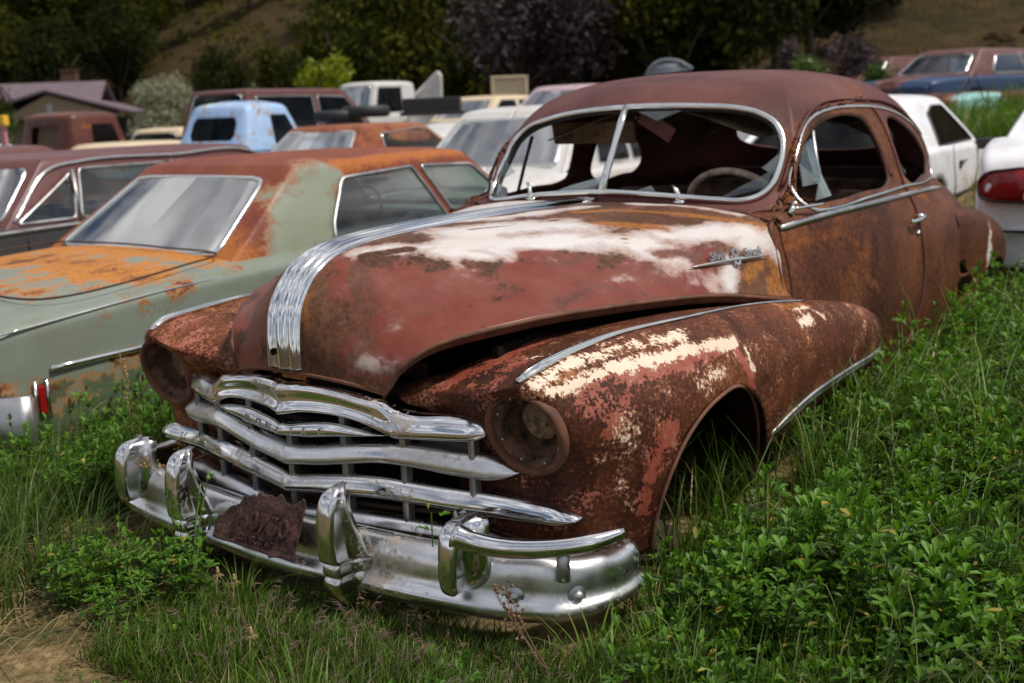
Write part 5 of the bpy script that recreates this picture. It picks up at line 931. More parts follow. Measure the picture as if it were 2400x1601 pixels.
make_car('old_pickup', 'weathered pale blue old pickup with rust patches on its rounded cab', at_(622, 18.0, -.03), 186, m_blue, m_blue, base=(.66, .55, .30), rbase=(.60, .66, .34), group=GRP, cat='pickup', P=[(1, [(-1.6, -.5, .95), (-2.1, -.4, .8)], .25, .9), (0, [(-.5, 0, 1.72), (-.6, .3, 1.7)], .12, -.9), (0, [(-2.0, -.6, .8)], .1, -.8), (1, [(-.7, -.6, 1.3), (-.75, -.6, 1.1)], .14, 1)], L=4.5, zb=.35, top=btop, belt=1.06, roof=1.74, w0=.80, w1=.62, xw0=.50, xw1=.22, xr1=-.72, xr0=-1.0, rc=.22, crown=.10, wins=[([(-.30, 1.58), (.10, 1.58), (.30, 1.13), (-.36, 1.13)], 'glass_dark')], rgpoly=[(-.42, 1.20), (.42, 1.20), (.47, 1.28), (.46, 1.48), (.40, 1.56), (-.40, 1.56), (-.46, 1.48), (-.47, 1.28)], rglass='glass_dark', trim=None, bump=False, wheels=(1.4, -1.35), extra=ex_fend(-1.35, .80, m_blue), interior=False)
make_car('dark_suv', 'dark high-roofed wagon with a maroon roof behind the pale blue pickup', on(735, 21.5, -.05), 184, m_darkc, m_wroof, base=(.8, .1, .1), rbase=(.9, .1, .1), group=GRP, L=4.9, zb=.35, belt=1.10, roof=1.86, top=[(2.45, .80, .85, .02), (2.2, .86, 1.0, .04), (1.0, .88, 1.06, .03), (-2.2, .88, 1.08, .01), (-2.4, .84, 1.0, .01)], w0=.82, w1=.68, xw0=1.25, xw1=.55, xr1=-2.1, xr0=-2.3, wins=[([(-.3, 1.72), (.5, 1.70), (1.0, 1.14), (-.3, 1.14)], 'glass_dark'), ([(-1.9, 1.72), (-.45, 1.72), (-.45, 1.14), (-2.0, 1.14)], 'glass_dark')], ws='glass_dirty', rglass='glass_dark', wheels=(1.5, -1.5), bump=False, res=.7, interior=False)
make_car('white_van', 'old white square-cab van with a wide windshield facing the camera', at_(925, 29, .25), -8, m_white, m_white, base=(.95, .05, .1), group=GRP, cat='van', L=3.0, zb=.4, belt=1.20, roof=2.02, top=[(2.0, .78, 1.0, .02), (1.8, .84, 1.16, .04), (1.0, .88, 1.20, .03), (-.6, .88, 1.20, .01), (-.8, .84, 1.12, .01)], w0=.84, w1=.72, xw0=1.15, xw1=.85, xr1=-.5, xr0=-.6, rc=.12, wins=[([(.0, 1.88), (.75, 1.88), (.95, 1.26), (.05, 1.26)], 'glass_dark')], ws='glass_dirty', rglass='glass_dark', wheels=(1.3, -.3), res=.7, crown=.08, strim=None, interior=False)
make_car('white_sedan', 'small white sedan in front of the tan upright panel', on(1165, 23.5, .0), -4, m_white, m_cream, base=(.95, .05, .1), rbase=(.8, .3, .2), group=GRP, belt=.93, roof=1.42, xr1=-.8, wins=[([(-.1, 1.32), (.35, 1.32), (.85, .97), (-.1, .97)], 'glass_dark'), ([(-.75, 1.30), (-.2, 1.32), (-.2, .97), (-1.1, .97)], 'glass_dark')], ws='glass_dirty', rglass='glass_dark', res=.7, interior=False)
make_car('pale_sedan', 'pale pinkish sedan with a blue tinted windshield just left of the coupe roof', on(1372, 19.5, .10), 2, m_ltbl, m_ltbl, base=(.9, .2, .15), group=GRP, belt=.95, roof=1.46, w0=.84, w1=.64, ws='glass_dirty', wins=[([(-.6, 1.34), (.35, 1.34), (.85, .98), (-.7, .98)], 'glass_dark')], rglass='glass_dark', res=.7, interior=False)
make_car('dark_sedan', 'brown and navy sedan parked on the bank at the upper right', at_(2290, 19.5, .87), 158, m_navy, m_wroof, base=(.95, .05, .05), rbase=(.3, .6, .2), group=GRP, P=[(1, [(-1.5, -.5, .9), (-2.3, -.4, .85)], .3, 1), (1, [(-1.5, .5, .9), (-2.3, .4, .85)], .3, 1), (0, [(-1.6, 0, .93), (-2.3, 0, .9)], .3, -1)], belt=.90, roof=1.36, wins=[(SW[0], 'glass'), (SW[1], 'glass')], rglass='glass', res=.8, interior=False)
make_car('rusty_sedan', 'half hidden rusty sedan behind the navy one on the bank', at_(2090, 30, 1.12), 160, m_brown, m_wroof, base=(.6, .2, .2), group=GRP, rglass='glass', res=.6, interior=False)
make_car('tan_pickup', 'tan flat-sided pickup behind the pale blue pickup', on(400, 21.5, -.02), 188, m_cream, m_cream, base=(.95, .05, .1), group=GRP, cat='pickup', L=5.0, zb=.4, top=[(2.5, .8, .8, .02), (2.3, .86, .9, .03), (1.0, .88, 1.0, .03), (.3, .88, 1.02, 0), (-2.4, .88, 1.02, 0), (-2.5, .86, 1.0, 0)], belt=1.0, roof=1.55, xw0=1.1, xw1=.75, xr1=.0, xr0=-.15, wins=[([(.1, 1.42), (.6, 1.42), (.85, 1.05), (.0, 1.05)], 'glass_dark')], rglass='glass_dark', res=.6, wheels=(1.5, -1.4), interior=False)
make_car('silver_sedan', 'small silver sedan between the brown truck cab and the pale blue pickup', on(318, 17.5, -.05), 5, m_ltbl, m_cream, base=(.2, .95, .1), rbase=(.9, .1, .1), group=GRP, belt=.90, roof=1.33, wins=[([(-.7, 1.24), (.4, 1.26), (.9, .95), (-.9, .95)], 'glass_dark')], res=.6, interior=False, ws='glass_dirty')
make_car('pale_wagon', 'pale blue-white car at the left edge behind the brown truck', on(-20, 21, .0), 186, m_ltbl, m_ltbl, base=(.1, .95, .1), group=GRP, belt=.92, roof=1.40, wins=[([(-.7, 1.24), (.4, 1.26), (.9, .95), (-.9, .95)], 'glass_dark')], res=.6, interior=False)
make_car('maroon_sedan', 'maroon rusty roof showing at the left edge beyond the station wagon', on(20, 14.3, -.06), 184, m_brown, m_wroof, base=(.5, .3, .2), rbase=(.9, .1, .1), group=GRP, roof=1.38, res=.6, interior=False)
make_car('maroon_coupe', 'maroon car with a hazy windshield seen through the window openings of the coupe', (-9.9, -2.95, .02), 3, m_wroof, m_wroof, base=(.9, .1, .1), group=GRP, belt=.98, roof=1.48, ws='glass_dirty', res=.7, interior=False)
make_car('aqua_fender_car', 'rusty car with an aqua front fender in the weeds below the bank sedan', at_(2400, 18, .60), 150, m_aqua, m_brown, P=[(0, [(1.6, .9, .6), (1.6, .9, .9)], .5, 1), (0, [(1.6, -.9, .6), (1.6, -.9, .9)], .5, 1), (0, [(-2, -.9, .6), (-2, -.9, .9)], .4, 1)], base=(.1, .2, .3), group=GRP, res=.6, interior=False, gh=False)
# the dark open car body below the truck, tyres, panels
def lonebox(name, label, cat, loc, d, rz, mat, grp=None, tilt=0, bev=.03):
    o = MB().box((0, 0, d[2]/2), d).build(name, mat, None, smooth=False, bev=bev, loc=loc); o.rotation_euler = (tilt, 0, rz); tag(o, label, cat, grp); return o
def tyre(name, label, loc, r=.34, flat=True, grp='loose tyres on the far cars'):
    Mx = Matrix.Identity(4) if flat else Matrix.Rotation(pi/2, 4, 'Y'); k = .10
    o = MB().lathe([(r*.62, -k*.8), (r*.8, -k), (r*.95, -k*.85), (r, -k*.4), (r, k*.4), (r*.95, k*.85), (r*.8, k), (r*.62, k*.8), (r*.62, -k*.8)], 30, Mx).build(name, M['rubber'], None, loc=loc); tag(o, label, 'tyre', grp)
tyre('loose_tyre', 'black tyre lying left of the white van', on(820, 19, 1.20), .42); tyre('loose_tyre', 'black tyre lying in front of the white van door', on(885, 19, 1.22), .42)
MBx = MB().box((0, 0, .15), (.50, .9, .22)).box((0, 0, .02), (.6, 1.0, .06)); o = MBx.build('battery_box', M['blackpl'], None, smooth=False, bev=.02, loc=on(1038, 17.5, 1.17)); o.rotation_euler = (0, 0, R_(35)); tag(o, 'low black box on a car roof between the white van and small white sedan', 'box')
# upright white shell with a torn rim, orange blotch
sh = net([[(-.5, 0, 0), (-.45, 0, .9), (-.30, 0, 1.15)], [(-.2, .12, 0), (-.2, .12, .9), (0, .10, 1.5)], [(.2, .12, 0), (.25, .12, 1.0), (.35, .08, 1.85)], [(.5, 0, 0), (.55, 0, 1.0), (.5, 0, 1.75)]], 20, 20)
o = MB().grid(sh).build('fibreglass_shell', m_white, None, sol=.10, loc=at_(1012, 28, .95), attrs={'paint': np.tile((.85, .2, .25), (400, 1))}); o.scale = (.85, .85, .85); o.rotation_euler = (0, .1, R_(125)); tag(o, 'upright white fibreglass shell leaning beside the white van', 'fibreglass shell')
tp = MB().box((0, 0, .5), (.06, .95, 1.0)).box((.05, -.42, .5), (.10, .06, 1.02)).box((.05, .42, .5), (.10, .06, 1.02)).box((.05, 0, .98), (.10, .95, .06)).build('truck_side_panel', m_cream, None, smooth=False, bev=.01, loc=at_(1215, 28, 1.30), attrs={'paint': np.tile((.95, .1, .2), (32, 1))}); tp.rotation_euler = (0, 0, R_(40)); tag(tp, 'tan truck side panel standing behind the small white sedan', 'panel')
hf = MB().tube(crs(np.array([(-.7, 0, 0), (-.45, 0, .28), (.3, 0, .34), (.75, 0, .12)]), 20), .03, 8).tube([(-.7, 0, 0), (.75, 0, .12)], .03, 6).tube([(.45, 0, .32), (.55, 0, .05)], .03, 6); hf.add([(-.66, 0, .02), (-.43, 0, .26), (.3, 0, .31), (.5, 0, .10)], [(0, 1, 2, 3)]).build('windshield_frame', simple('frame_grey', (.16, .19, .22), .5), None, sol=.01, loc=at_(1578, 19, 1.99))
bpy.data.objects['windshield_frame'].rotation_euler = (0, 0, R_(120)); bpy.data.objects['windshield_frame'].scale = (.55, .55, .62)
tag(bpy.data.objects['windshield_frame'], 'bluish windshield frame showing above the coupe roof', 'windshield frame')
make_car('faded_van', 'faded van carrying the windshield frame, hidden behind the coupe roof', on(1600, 19.5, .1), 185, m_ltbl, m_ltbl, base=(.5, .3, .3), group=GRP, cat='van', belt=.95, roof=1.38, res=.5, interior=False)
# ================================================================== ground, hills
def fast(name, V, F, mat, attr=None, smooth=False, parent=None):
    """V (n,3), F (m,k) equal-size faces"""
    me = bpy.data.meshes.new(name); V = np.ascontiguousarray(V, np.float32); F = np.ascontiguousarray(F, np.int32); m, k = F.shape
    me.vertices.add(len(V)); me.vertices.foreach_set('co', V.ravel()); me.loops.add(m*k); me.loops.foreach_set('vertex_index', F.ravel())
    me.polygons.add(m); me.polygons.foreach_set('loop_start', np.arange(0, m*k, k, dtype=np.int32)); me.polygons.foreach_set('loop_total', np.full(m, k, np.int32))
    if smooth: me.polygons.foreach_set('use_smooth', np.ones(m, bool))
    me.update(calc_edges=True)
    if attr is not None: at = me.attributes.new('tint', 'FLOAT', 'POINT'); at.data.foreach_set('value', np.ascontiguousarray(attr, np.float32))
    me.materials.append(mat); o = bpy.data.objects.new(name, me); COL.objects.link(o)
    if parent is not None: o.parent = parent
    return o
n = N('soil'); a = n.noise(1.3, 8, .65, .4); b = n.noise(26, 6, .7); c = n.noise(5, 6, .6, .5); v = n.vor(42)
col = n.ramp(n.math('ADD', n.math('MULTIPLY', b, .5), n.math('MULTIPLY', c, .5)), (.34, (.045, .035, .018)), (.5, (.17, .115, .055)), (.64, (.38, .265, .13)))
col = n.mix(n.ramp(a, (.48, 0.), (.62, .6)), col, (.035, .055, .015)); n.set(Base_Color=col, Roughness=.95, Specular_IOR_Level=.1)
n.bump(n.math('ADD', n.math('MULTIPLY', b, .6), n.math('MULTIPLY', v, -.5)), .9, .03); m_soil = n.m
n = N('hill_soil'); a = n.noise(.10, 8, .6, .6); b = n.noise(1.1, 7, .65); c = n.noise(6, 6, .6)
col = n.ramp(n.math('ADD', n.math('MULTIPLY', b, .6), n.math('MULTIPLY', c, .4)), (.34, (.035, .024, .011)), (.52, (.095, .062, .026)), (.68, (.19, .125, .055)))
col = n.mix(n.ramp(a, (.5, 0.), (.64, .5)), col, (.045, .05, .018)); n.set(Base_Color=col, Roughness=.95, Specular_IOR_Level=.1); n.bump(n.math('ADD', b, c), 1., .5); m_hill = n.m
xs = np.concatenate([np.linspace(-14, 5, 130)]); ys = np.linspace(-12, 7, 130); X, Y = np.meshgrid(xs, ys)
nzg = np.array([[mn.noise(Vector((x*2.1, y*2.1, 0)))*.018+mn.noise(Vector((x*7, y*7, 3)))*.008 for x in xs] for y in ys])
g = MB().grid(np.stack([X, Y, gz(X, Y)+nzg], 2)).build('ground', m_soil, None); tag(g, kind='structure')
def ring(x0, x1, y0, y1, nx, ny, keep=None):
    x = np.linspace(x0, x1, nx); y = np.linspace(y0, y1, ny); X, Y = np.meshgrid(x, y); Z_ = gz(X, Y)
    ni = (X > -13.9) & (X < 4.9) & (Y > -11.9) & (Y < 6.9); Z_ = np.where(ni, Z_-.25, Z_-.004); return MB().grid(np.stack([X, Y, Z_], 2))
hb = ring(-260, 30, -260, 120, 260, 300).build('hillside', m_hill, None); tag(hb, kind='structure')
# ================================================================== foliage
def leafmat(name, dark, light, straw=None, tr=.35, ro=.5, sp=.35):
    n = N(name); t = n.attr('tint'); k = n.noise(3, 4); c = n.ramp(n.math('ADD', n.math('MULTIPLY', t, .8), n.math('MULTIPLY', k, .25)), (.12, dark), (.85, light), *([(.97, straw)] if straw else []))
    n.set(Base_Color=c, Roughness=ro, Specular_IOR_Level=sp); tl = n.t.nodes.new('ShaderNodeBsdfTranslucent'); n.t.links.new(n.mix(.25, c, (light[0]*1.6, light[1]*1.5, light[2])), tl.inputs[0])
    ms = n.t.nodes.new('ShaderNodeMixShader'); ms.inputs[0].default_value = tr; n.t.links.new(n.b.outputs[0], ms.inputs[1]); n.t.links.new(tl.outputs[0], ms.inputs[2]); n.t.links.new(ms.outputs[0], n.o.inputs[0]); return n.m
m_leaf = leafmat('alfalfa_leaf', (.008, .028, .004), (.115, .255, .014), (.34, .27, .05), tr=.32)
m_grass = leafmat('grass_blade', (.013, .034, .005), (.125, .225, .014), (.42, .32, .16), tr=.3)
m_straw = simple('straw', (.27, .19, .10), .8, sc=8, var=.4)
m_seed = simple('seed_head', (.22, .13, .11), .8, sc=30, var=.5)
def rot_basis(az, el):
    """unit direction + side for arrays of azimuth / elevation"""
    d = np.stack([np.cos(el)*np.cos(az), np.cos(el)*np.sin(az), np.sin(el)], -1); s = np.stack([-np.sin(az), np.cos(az), np.zeros_like(az)], -1); return d, s
def blades(P, h, w, az, bend, seg=4):
    n = len(P); t = np.linspace(0, 1, seg+1)[None, :, None]; lean = np.stack([np.cos(az), np.sin(az), np.zeros(n)], -1)[:, None]; sd = np.stack([-np.sin(az+.6), np.cos(az+.6), np.zeros(n)], -1)[:, None]
    h_ = h[:, None, None]; b = bend[:, None, None]; c = P[:, None]+lean*h_*b*t**2*1.0+np.array([0, 0, 1.])*h_*(t-.38*b*t**2.6)
    ww = w[:, None, None]*(1-t**1.6)*.5+.0002; V = np.stack([c-sd*ww, c+sd*ww], 2).reshape(-1, 3)
    i = np.arange(n)[:, None]*(2*(seg+1))+np.arange(seg)[None]*2; F = np.stack([i, i+1, i+3, i+2], -1).reshape(-1, 4); return V, F
class Acc:
    def __init__(s): s.V = []; s.F = []; s.A = []; s.n = 0
    def add(s, V, F, A): s.V.append(V); s.F.append(F+s.n); s.A.append(A); s.n += len(V)
    def build(s, name, mat): return fast(name, np.concatenate(s.V), np.concatenate(s.F), mat, np.concatenate(s.A))
def in_car(x, y):
    a = (np.abs(y) < .90) & (x < .86) & (x > -4.2); b = (np.abs(y+2.6) < .8) & (x < .6) & (x > -4.4); wh = (np.abs(x-.08) < .34) & (y > .60) & (y < .95)
    return (a & ~wh) | b
def scat(n, x0, x1, y0, y1): return rng.uniform(x0, x1, n), rng.uniform(y0, y1, n)
def patch(x, y, sc, seed): return np.array([mn.noise(Vector((a*sc, b*sc, seed))) for a, b in zip(x, y)])
# grass: (count, area, height range, width, tint)
ga = Acc(); sa = Acc()
def grass(n, box, hr, wr=(.0025, .0045), tint=(.1, .85), straw=.03, keep=None, bendr=(.1, .8)):
    x, y = scat(n, *box); k = ~in_car(x, y)
    if keep is not None: k &= keep(x, y)
    x, y = x[k], y[k]; m = len(x); h = rng.uniform(*hr, m)*(.7+.6*rng.random(m)); h = np.where((x > .70) & (x < 1.45) & (y > -.72) & (y < 1.0), np.minimum(h, .055+.12*np.clip((x-1.05)/.4, 0, 1)+.02*rng.random(m)), h)
    P = np.stack([x, y, gz(x, y)-.01], -1); V, F = blades(P, h, rng.uniform(*wr, m), rng.uniform(0, 2*pi, m), rng.uniform(*bendr, m)); t = rng.uniform(*tint, m); st = rng.random(m) < straw; t = np.where(st, 1.3, t)
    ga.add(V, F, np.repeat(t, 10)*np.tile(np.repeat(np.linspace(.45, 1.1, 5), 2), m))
def pk(thr, sc=2.2, seed=1.): return lambda x, y: patch(x, y, sc, seed) > thr
bare = lambda x, y: (patch(x, y, 2.6, 4.2)+.35*patch(x, y, 9, 1.2) > .02-.55*np.clip((y-.15)/.5, 0, 1)+.9*np.clip((x-1.06)/.25, 0, 1)*np.clip((.75-y)/.35, 0, 1)) 
grass(24000, (.75, 2.0, -1.1, 1.9), (.05, .15), keep=bare, tint=(.0, .5))
grass(3500, (.75, 2.0, -1.1, .5), (.015, .05), tint=(.1, .6), straw=.12)
grass(7000, (.95, 1.5, -.1, 1.2), (.06, .13), tint=(.1, .8), straw=.03)
grass(6000, (-.1, 1.1, 1.15, 2.0), (.10, .24), tint=(.1, .8)); grass(3500, (-.1, 1.1, .85, 1.2), (.05, .12), tint=(.1, .8))
grass(12000, (-6, .4, .8, 2.6), (.18, .42), wr=(.004, .008), tint=(.0, .7))
grass(5000, (-6.5, -.5, 1.0, 1.9), (.30, .60), wr=(.005, .010), tint=(.2, 1.0), keep=pk(.05, 1.6, 7.), bendr=(.4, 1.1))
grass(14000, (-.9, 1.7, -2.6, -.85), (.08, .22), tint=(.05, .7))
grass(5000, (.4, 1.6, -2.2, -.6), (.15, .30), tint=(.1, .7), keep=pk(.1, 3, 9.))
grass(9000, (-16, -5, -12, 6), (.15, .40), wr=(.010, .022), tint=(.1, .8), keep=lambda x, y: (y > -1.8) | (patch(x, y, .8, 3.) > 0))
grass(14000, (-20, -10.3, -5., 3), (.3, .6), wr=(.02, .04), tint=(.3, .95))
grass(6000, (-14, -6, 1.9, 6.5), (.25, .50), wr=(.015, .03), tint=(.3, .95))
# broad bright blades clump at the bumper's near end and clumps by the left
def clump(cx, cy, n, r, h, w, tint, bend=(.3, .9)):
    a = rng.uniform(0, 2*pi, n); q = r*np.sqrt(rng.random(n)); x = cx+q*np.cos(a); y = cy+q*np.sin(a); P = np.stack([x, y, gz(x, y)], -1); V, F = blades(P, rng.uniform(*h, n), rng.uniform(*w, n), a+rng.normal(0, .5, n), rng.uniform(*bend, n), 6)
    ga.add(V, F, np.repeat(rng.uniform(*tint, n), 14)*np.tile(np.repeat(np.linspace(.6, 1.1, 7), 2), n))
clump(.84, 1.14, 70, .09, (.12, .22), (.007, .012), (.6, .95)); clump(.95, 1.02, 40, .08, (.10, .2), (.006, .011), (.6, .95))
clump(1.10, .02, 40, .06, (.08, .15), (.003, .005), (.5, .9)); clump(1.18, -.42, 60, .10, (.12, .22), (.003, .005), (.2, .55)); clump(1.12, -.68, 60, .08, (.14, .26), (.003, .005), (.15, .5))
clump(1.30, -.62, 80, .10, (.14, .30), (.003, .005), (.1, .5)); clump(1.38, -.80, 80, .12, (.16, .34), (.003, .005), (.1, .5)); clump(1.50, -.55, 90, .12, (.12, .26), (.004, .006), (.3, .6)); clump(1.42, .60, 60, .1, (.08, .18), (.005, .008), (.5, .9)); clump(-.2, -1.45, 60, .1, (.25, .5), (.006, .010), (.4, .8)); clump(.25, -1.35, 60, .1, (.25, .42), (.006, .010), (.4, .8))
for cx_, cy_ in ((-.55, 1.02), (-.9, 1.05), (-.35, 1.10), (-1.6, 1.25), (-2.2, 1.35)): clump(cx_, cy_, 34, .08, (.25, .5), (.006, .011), (.4, .9), (.2, .7))
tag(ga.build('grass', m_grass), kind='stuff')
# ---- alfalfa: stems with three-part leaves
def leaflets(B, D, S_, U_, L_, W_):
    """folded leaflets: base B, direction D, side S_, up U_, length, width -> 6 verts, 2 quads"""
    L_ = L_[:, None]; W_ = W_[:, None]; T = B+D*L_-U_*L_*.12; l1 = B+D*L_*.38+S_*W_*.36+U_*W_*.22; l2 = B+D*L_*.78+S_*W_*.5+U_*W_*.18-U_*L_*.04; r1 = B+D*L_*.38-S_*W_*.36+U_*W_*.22; r2 = B+D*L_*.78-S_*W_*.5+U_*W_*.18-U_*L_*.04
    V = np.stack([B, l1, l2, T, r2, r1], 1).reshape(-1, 3); i = np.arange(len(B))[:, None]*6; F = np.concatenate([i+np.array([[0, 1, 2, 3]]), i+np.array([[0, 3, 4, 5]])], 0); return V, F
def alfalfa_proto(h, ns, sp, seed, ll=.033):
    r = np.random.default_rng(seed); acc = Acc(); Bs = []; Ds = []; Us = []; Ls = []; Ts = []
    for s_ in range(ns):
        a = r.uniform(0, 2*pi); hh = h*r.uniform(.65, 1.05); le = r.uniform(.05, sp); k = 10; t = np.linspace(0, 1, k); pts = np.stack([np.cos(a)*hh*le*t**1.3+.012*np.cos(a), np.sin(a)*hh*le*t**1.3+.012*np.sin(a), hh*t], -1)
        sd = np.array([-np.sin(a), np.cos(a), 0])*.0016; V = np.stack([pts-sd, pts+sd], 1).reshape(-1, 3); i = np.arange(k-1)[:, None]*2; acc.add(V, i+np.array([[0, 1, 3, 2]]), np.full(len(V), .25))
        nn = int(hh/.026); ph = r.uniform(0, 6)
        for j in range(nn):
            u = (j+1.5)/(nn+1); p = np.array([np.interp(u, t, pts[:, c]) for c in range(3)]); an = ph+j*2.4+r.normal(0, .3); pe = r.uniform(.25, .9) if u < .85 else r.uniform(.9, 1.35); pl_ = r.uniform(.016, .040)*(1.15-.6*u)
            d = np.array([cos(an)*cos(pe), sin(an)*cos(pe), sin(pe)]); tip = p+d*pl_
            for da in (-1.0, 0, 1.0):
                an2 = an+da; e2 = pe*.55+r.normal(0, .25)+(.55 if u > .85 else .0); Bs.append(tip); Ds.append([cos(an2)*cos(e2), sin(an2)*cos(e2), sin(e2)]); Us.append([-cos(an2)*sin(e2), -sin(an2)*sin(e2), cos(e2)]); Ls.append(ll*r.uniform(.7, 1.25)*(1.1-.25*u)); Ts.append(.02+.75*u**1.5+.15*(hh/h-.8)+r.normal(0, .10))
    B = np.array(Bs); D = np.array(Ds); U = np.array(Us); S_ = np.cross(D, U); L_ = np.array(Ls); V, F = leaflets(B, D, S_, U, L_, L_*r.uniform(.33, .46, len(L_))); acc.add(V, F, np.repeat(np.array(Ts), 6)); return np.concatenate(acc.V), np.concatenate(acc.F), np.concatenate(acc.A)
protos = [alfalfa_proto(.32, 4, .35, 1, .038), alfalfa_proto(.28, 5, .5, 2), alfalfa_proto(.42, 4, .3, 3), alfalfa_proto(.22, 5, .6, 4), alfalfa_proto(.16, 4, .8, 5), alfalfa_proto(.34, 5, .4, 6, .038)]
aa = Acc()
def plants(xy, ids, sc=(.8, 1.2), tb=0.):
    for (x, y) in xy:
        V, F, A = protos[rng.choice(ids)]; s_ = rng.uniform(*sc); a = rng.uniform(0, 2*pi); R2_ = np.array([[cos(a), -sin(a), 0], [sin(a), cos(a), 0], [0, 0, 1]]); tl = rng.normal(0, .10, 2); W = (V*s_)@R2_.T; W[:, 0] += W[:, 2]*tl[0]; W[:, 1] += W[:, 2]*tl[1]
        A2 = np.minimum(A+tb+rng.normal(0, .10), .80); nl = len(A2)//6; dd_ = np.repeat(rng.random(nl) < .018, 6); A2[-nl*6:][dd_] = 1.25
        aa.add(W+np.array([x, y, gzf(x, y)-.01]), F, A2)
def sel(n, box, f=None):
    x, y = scat(n, *box); k = ~in_car(x, y)
    if f is not None: k &= f(x, y)
    return np.stack([x[k], y[k]], -1)
# dense stand along the near side of the coupe
dens = lambda x, y: (y > .98+.0*x) & (y > 1.02+.10*np.sin(x*3)) & (x < .95-.42*np.clip(y-1.2, 0, 1))
plants(sel(300, (-1.9, .75, 1.0, 2.0), lambda x, y: (y > np.interp(x, [-1., -.5, -.1, .3, .75], [1.05, 1.10, 1.22, 1.26, 1.2])) & (patch(x, y, 2., 6.) > -.18)), [0, 1, 5, 3])
plants(sel(16, (-.25, .42, 1.08, 1.25)), [3], (.7, .95)); plants(sel(26, (-1.7, -.45, 1.0, 1.14)), [0, 1, 3], (.8, 1.05)); plants(sel(26, (.25, .72, 1.03, 1.22)), [3, 1, 4], (.7, .95)); plants([(-2.35, 1.08), (-2.5, 1.12), (-2.7, 1.15), (-2.2, 1.15), (-1.9, 1.08)], [2, 0], (1.0, 1.2), .1)
plants(sel(210, (-6, -1.2, 1.0, 2.6), lambda x, y: patch(x, y, 1.5, 2.) > -.1), [0, 2, 5], (.9, 1.3))
plants(sel(90, (.45, 1.35, 1.13, 1.8), lambda x, y: y > 1.13+.12*(x < .7)), [3, 4], (.7, 1.0)); plants(sel(34, (1.15, 1.7, .75, 1.3)), [4, 3], (.5, .8)); plants(sel(12, (1.2, 1.75, -.2, .7), pk(.05, 3., 2.)), [4], (.4, .6))
plants(sel(75, (.05, .95, -1.75, -.98), lambda x, y: (y < -1.0)), [0, 1, 3], (.75, 1.0)); plants(sel(22, (1.12, 1.4, -.55, -.05)), [4, 3], (.55, .85))
plants([(1.12, -.20), (1.12, -.13), (1.12, -.27)], [3, 1], (.75, .9), .1)
plants(sel(200, (-14, -7.5, 1.8, 6.)), [2, 5], (1.2, 1.9), .15); plants(sel(520, (-18, -10.4, -5., 2.2), lambda x, y: (x < -11.5) | (y > -1.5)), [0, 1], (.9, 1.4), .1)
plants([(-4.1, 1.25), (-3.4, 1.2), (-3.6, 1.4), (-1.9, 1.12), (-2.0, 1.2), (-2.4, 1.2)], [2], (1.15, 1.35), .15)
tag(aa.build('alfalfa', m_leaf), kind='stuff')
# a sprig growing through the bumper
V, F, A = alfalfa_proto(.10, 1, .15, 11, .024); sp_ = fast('clover_sprig', V*1.1, F, m_leaf, A+.35); sp_.location = (.925, .545, .49); tag(sp_, 'small bright green sprig growing up between bumper and grille', 'plant')
# seed heads and dry stems in the lawn before the bumper
def stalk(P, r0, r1): return MB().tube(crs(np.array(P), 12), np.linspace(r0, r1, 12), 5)
hd = MB(); x, y = scat(170, 1.02, 1.5, .1, 1.3)
for a, b in zip(x, y):
    z = gzf(a, b); h = rng.uniform(.07, .13); az = rng.uniform(0, 6.28); e = np.array([a+cos(az)*h*.4, b+sin(az)*h*.4, z+h])
    hd.add(np.array([[a, b, z], [a+.0012, b, z], e+np.array([.0008, 0, 0]), e]), [(0, 1, 2, 3)])
    for q in range(6):
        d = np.array([cos(az)*.6+rng.normal(0, .3), sin(az)*.6+rng.normal(0, .3), -.2+rng.normal(0, .35)]); d /= np.linalg.norm(d); p = e-np.array([cos(az), sin(az), 1.2])*.004*q; hd.add(np.array([p, p+d*.012+np.array([0, 0, .0014]), p+d*.030, p+d*.012-np.array([0, 0, .0014])]), [(0, 1, 2, 3)])
tag(hd.build('seed_grass', m_seed, None, smooth=False), kind='stuff')
hd = MB()
for a, b in np.concatenate([sel(26, (-.6, 1.2, 1.3, 1.9)), sel(30, (-4, -.6, 1.0, 2.2)), sel(12, (.1, 1.1, -1.7, -1.0))]):
    z = gzf(a, b); h = rng.uniform(.20, .36); az = rng.uniform(0, 6.28); e = np.array([a+cos(az)*h*.3, b+sin(az)*h*.3, z+h]); hd.tube(crs(np.array([(a, b, z), (a+cos(az)*h*.08, b+sin(az)*h*.08, z+h*.6), tuple(e), (e[0]+cos(az)*.05, e[1]+sin(az)*.05, e[2]-.02)]), 9), .0009, 4)
    for q in range(11):
        d = np.array([cos(az)*.8+rng.normal(0, .25), sin(az)*.8+rng.normal(0, .25), -.7+rng.normal(0, .25)]); d /= np.linalg.norm(d); p = e+np.array([cos(az), sin(az), -.5])*(.05*q/11-.015); p2 = p+d*rng.uniform(.012, .03); hd.add(np.array([p, p+np.array([0, 0, .0006]), p2+np.array([0, 0, .0006]), p2]), [(0, 1, 2, 3)]); hd.add(np.array([p2, p2+d*.008+np.array([0, 0, .0018]), p2+d*.024, p2+d*.008-np.array([0, 0, .0018])]), [(0, 1, 2, 3)])
tag(hd.build('brome_grass', simple('brome_pale', (.17, .19, .06), .8, sc=8, var=.4), None, smooth=False), kind='stuff')
dr = MB(); x, y = scat(170, .8, 1.7, -1.4, -.2)
for a, b in zip(x, y):
    z = gzf(a, b)+rng.uniform(.005, .04); az = rng.normal(.9, .9); l = rng.uniform(.08, .35); dr.tube([(a, b, z), (a+cos(az)*l*.5, b+sin(az)*l*.5, z+rng.uniform(0, .05)), (a+cos(az)*l, b+sin(az)*l, z+rng.uniform(-.01, .03))], .0009, 4)
